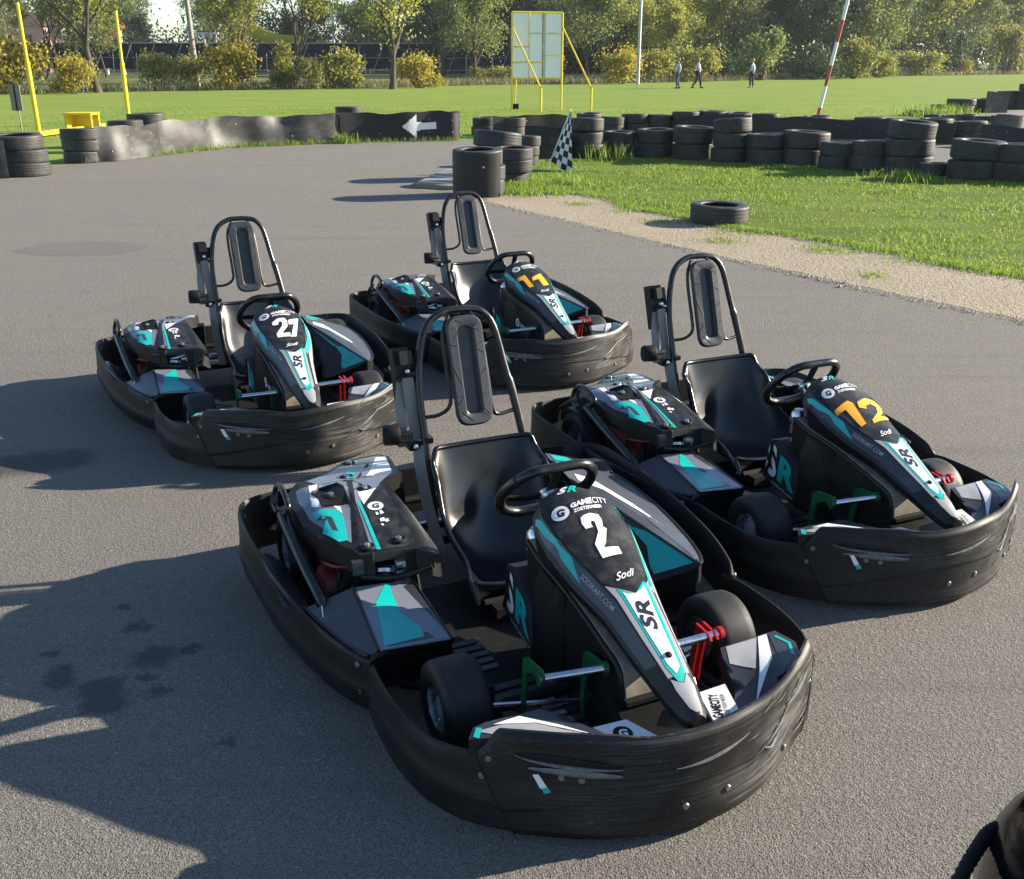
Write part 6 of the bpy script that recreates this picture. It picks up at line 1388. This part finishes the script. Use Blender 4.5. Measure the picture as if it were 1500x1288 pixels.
# ------------------------------------------------------------------ people far across the field
M['skin'] = plain("skin", (.42, .26, .19), .6); M['hair'] = plain("grey_hair", (.22, .20, .18), .8)
def person(x, y, face, h, label, shirt, legs, shoes, stride, hairc, arms, bag=None):
    """walking figure: one skinned body, clothing over it"""
    t = empty("person", (x, y, 0), face); k = h / 1.75; t.scale = (k, k, k); tag(t, label, "person", "walkers on the far side of the field")
    def skin(name, joints, edges, mat, lev=1):
        me = bpy.data.meshes.new(name); me.from_pydata([j[0] for j in joints], edges, []); o = bpy.data.objects.new(name, me); COL.objects.link(o)
        sk = o.modifiers.new("skin", 'SKIN'); sk.use_smooth_shade = True
        for v, j in zip(me.skin_vertices[0].data, joints): v.radius = (j[1], j[2] if len(j) > 2 else j[1])
        me.skin_vertices[0].data[0].use_root = True
        ss = o.modifiers.new("sub", 'SUBSURF'); ss.levels = lev; ss.render_levels = lev
        bpy.context.view_layer.update(); ev = o.evaluated_get(bpy.context.evaluated_depsgraph_get()); m2 = bpy.data.meshes.new_from_object(ev); m2.materials.clear(); m2.materials.append(mat)
        for p in m2.polygons: p.use_smooth = True
        bpy.data.objects.remove(o); o = bpy.data.objects.new(name, m2); COL.objects.link(o); o.parent = t; return o
    a = stride
    # pelvis, spine, neck, head, legs, arms: x is forward
    J = [((0, 0, .95), .13, .15), ((.01, 0, 1.15), .115, .15), ((.0, 0, 1.36), .11, .17), ((.0, 0, 1.48), .05), ((.02, 0, 1.56), .075, .065), ((.03, 0, 1.68), .095, .08),
         ((.02, .09, .90), .085), ((.12 * a + .05, .10, .50), .062), ((.20 * a, .10, .10), .042), ((.20 * a + .14, .10, .03), .035),
         ((-.02, -.09, .90), .085), ((-.02 * a, -.10, .50), .062), ((-.30 * a, -.10, .12), .042), ((-.30 * a + .12, -.10, .035), .035),
         ((.0, .19, 1.40), .058), ((arms[0][0], .24, arms[0][1]), .045), ((arms[0][2], .22, arms[0][3]), .034), ((arms[0][2] + .04, .21, arms[0][3] - .08), .03),
         ((.0, -.19, 1.40), .058), ((arms[1][0], -.24, arms[1][1]), .045), ((arms[1][2], -.22, arms[1][3]), .034), ((arms[1][2] + .04, -.21, arms[1][3] - .08), .03)]
    E_ = [(0, 1), (1, 2), (2, 3), (3, 4), (4, 5), (0, 6), (6, 7), (7, 8), (8, 9), (0, 10), (10, 11), (11, 12), (12, 13), (2, 14), (14, 15), (15, 16), (16, 17), (2, 18), (18, 19), (19, 20), (20, 21)]
    skin("body", J, E_, M['skin'])
    g = .018
    S = [(J[1][0], J[1][1] + g, J[1][2] + g), (J[2][0], J[2][1] + g, J[2][2] + g), (J[14][0], J[14][1] + g), (J[15][0], J[15][1] + g), (J[16][0], J[16][1] + g), (J[18][0], J[18][1] + g), (J[19][0], J[19][1] + g), (J[20][0], J[20][1] + g), ((0, 0, .93), J[0][1] + g * 1.4, J[0][2] + g * 1.4)]
    skin("shirt", S, [(0, 1), (1, 2), (2, 3), (3, 4), (1, 5), (5, 6), (6, 7), (0, 8)], shirt)
    T = [((0, 0, .95), .14, .16), (J[6][0], .10), (J[7][0], .078), (J[8][0], .062), (J[10][0], .10), (J[11][0], .078), (J[12][0], .062)]
    skin("trousers", T, [(0, 1), (1, 2), (2, 3), (0, 4), (4, 5), (5, 6)], legs)
    for i, j in ((8, 9), (12, 13)):
        p, q = Vector(J[i][0]), Vector(J[j][0]); mb = MB(); mb.loft([[(p.x - .07, p.y - .045, .01), (p.x - .07, p.y + .045, .01), (p.x - .05, p.y + .035, p.z * .9), (p.x - .05, p.y - .035, p.z * .9)], [(p.x + .06, p.y - .05, .01), (p.x + .06, p.y + .05, .01), (p.x + .05, p.y + .035, p.z * .85), (p.x + .05, p.y - .035, p.z * .85)], [(q.x + .04, q.y - .04, .01), (q.x + .04, q.y + .04, .01), (q.x + .03, q.y + .03, .05), (q.x + .03, q.y - .03, .05)]], 0); mb.build("shoe", [shoes], t, 60)
    mb = MB(); mb.lathe([(.0001, .125), (.06, .115), (.095, .07), (.104, .0), (.095, -.05), (.08, -.07)], (.005, 0, 1.68), (-.25, 0, 1), 14, 0); mb.build("hair", [hairc], t, 60)
    mb = MB()
    mb.lathe([(.0001, .02), (.014, .012), (.018, 0)], (.118, 0, 1.655), (1, 0, -.1), 8, 0); mb.build("nose", [M['skin']], t, 60)
    if bag: mb = MB(); mb.box(bag, (.12, .28, .36), 0, None, .85); mb.build("backpack", [M['dkwin']], t)
M['shirtw'] = plain("white_shirt", (.55, .57, .62), .8); M['shirtb'] = plain("light_blue_top", (.25, .36, .52), .8); M['jeans'] = plain("grey_trousers", (.05, .055, .07), .85); M['dkjeans'] = plain("dark_trousers", (.015, .017, .025), .85); M['tanshoe'] = plain("tan_shoe", (.35, .22, .14), .7)
person(11.1, 70.8, R(-170), 1.92, "person in a pale shirt and grey trousers walking, leftmost of the three", M['shirtw'], M['jeans'], M['dkjeans'], .45, M['hair'], ((-.05, 1.14, .03, .92), (.08, 1.14, .10, .92)))
person(12.6, 71.8, R(-10), 1.94, "person in a white shirt and dark trousers mid-stride, middle of the three", M['shirtw'], M['dkjeans'], M['dkjeans'], 1.05, M['hair'], ((-.12, 1.14, .12, 1.10), (.05, 1.14, .22, 1.08)))
person(16.6, 73.0, R(150), 1.90, "person in a light blue top and dark leggings, rightmost of the three", M['shirtb'], M['dkjeans'], M['tanshoe'], .25, M['tanshoe'], ((.02, 1.14, .12, .98), (-.05, 1.14, -.02, .92)))

# ------------------------------------------------------------------ corner of another vehicle, bottom right
root = empty("kart_bodywork", (1.030, -1.375, 0)); root.scale = (1.1, 1.1, 1.25); tag(root, "glossy black rounded bodywork cut off by the bottom right corner of the photo", "bodywork")
M['gloss'] = plain("gloss_black_shell", (.004, .004, .006), .10)
mb = MB(); rg = []
for i in range(13):
    a = math.pi * i / 12; rg.append([(-.02 + .17 * math.cos(b) * math.sin(a) ** .7 - .02, .02 + .26 * math.cos(a), .02 + (.33 + .03 * math.sin(a)) * max(0, math.sin(b)) ** .6 * max(.05, math.sin(a)) ** .5) for b in [math.pi * k / 14 for k in range(15)]])
mb.loft(rg, 0, ring_closed=False); mb.build("shell", [M['gloss']], root, 60)
mb = MB(); P = catmull([(-.36, -.05, .13), (-.27, .08, .18), (-.20, .155, .21), (-.155, .19, .22), (-.10, .20, .22)], 14)
mb.tube(P, [.011 + .003 * (i % 2) for i in range(len(P))], 0, 10); mb.build("ribbed_hose", [M['matt']], root, 80)

# ------------------------------------------------------------------ the air
hz = MB(); hz.box((0, 370, 20), (1020, 880, 42), 0)
m = bpy.data.materials.new("air"); m.use_nodes = True; t = m.node_tree; t.nodes.clear(); o_ = t.nodes.new("ShaderNodeOutputMaterial"); pv = t.nodes.new("ShaderNodeVolumePrincipled")
pv.inputs['Color'].default_value = (.86, .92, 1, 1); pv.inputs['Density'].default_value = .0002; pv.inputs['Anisotropy'].default_value = .2
t.links.new(pv.outputs[0], o_.inputs['Volume'])
tag(hz.build("haze", [m], None, smooth=False), kind="stuff")
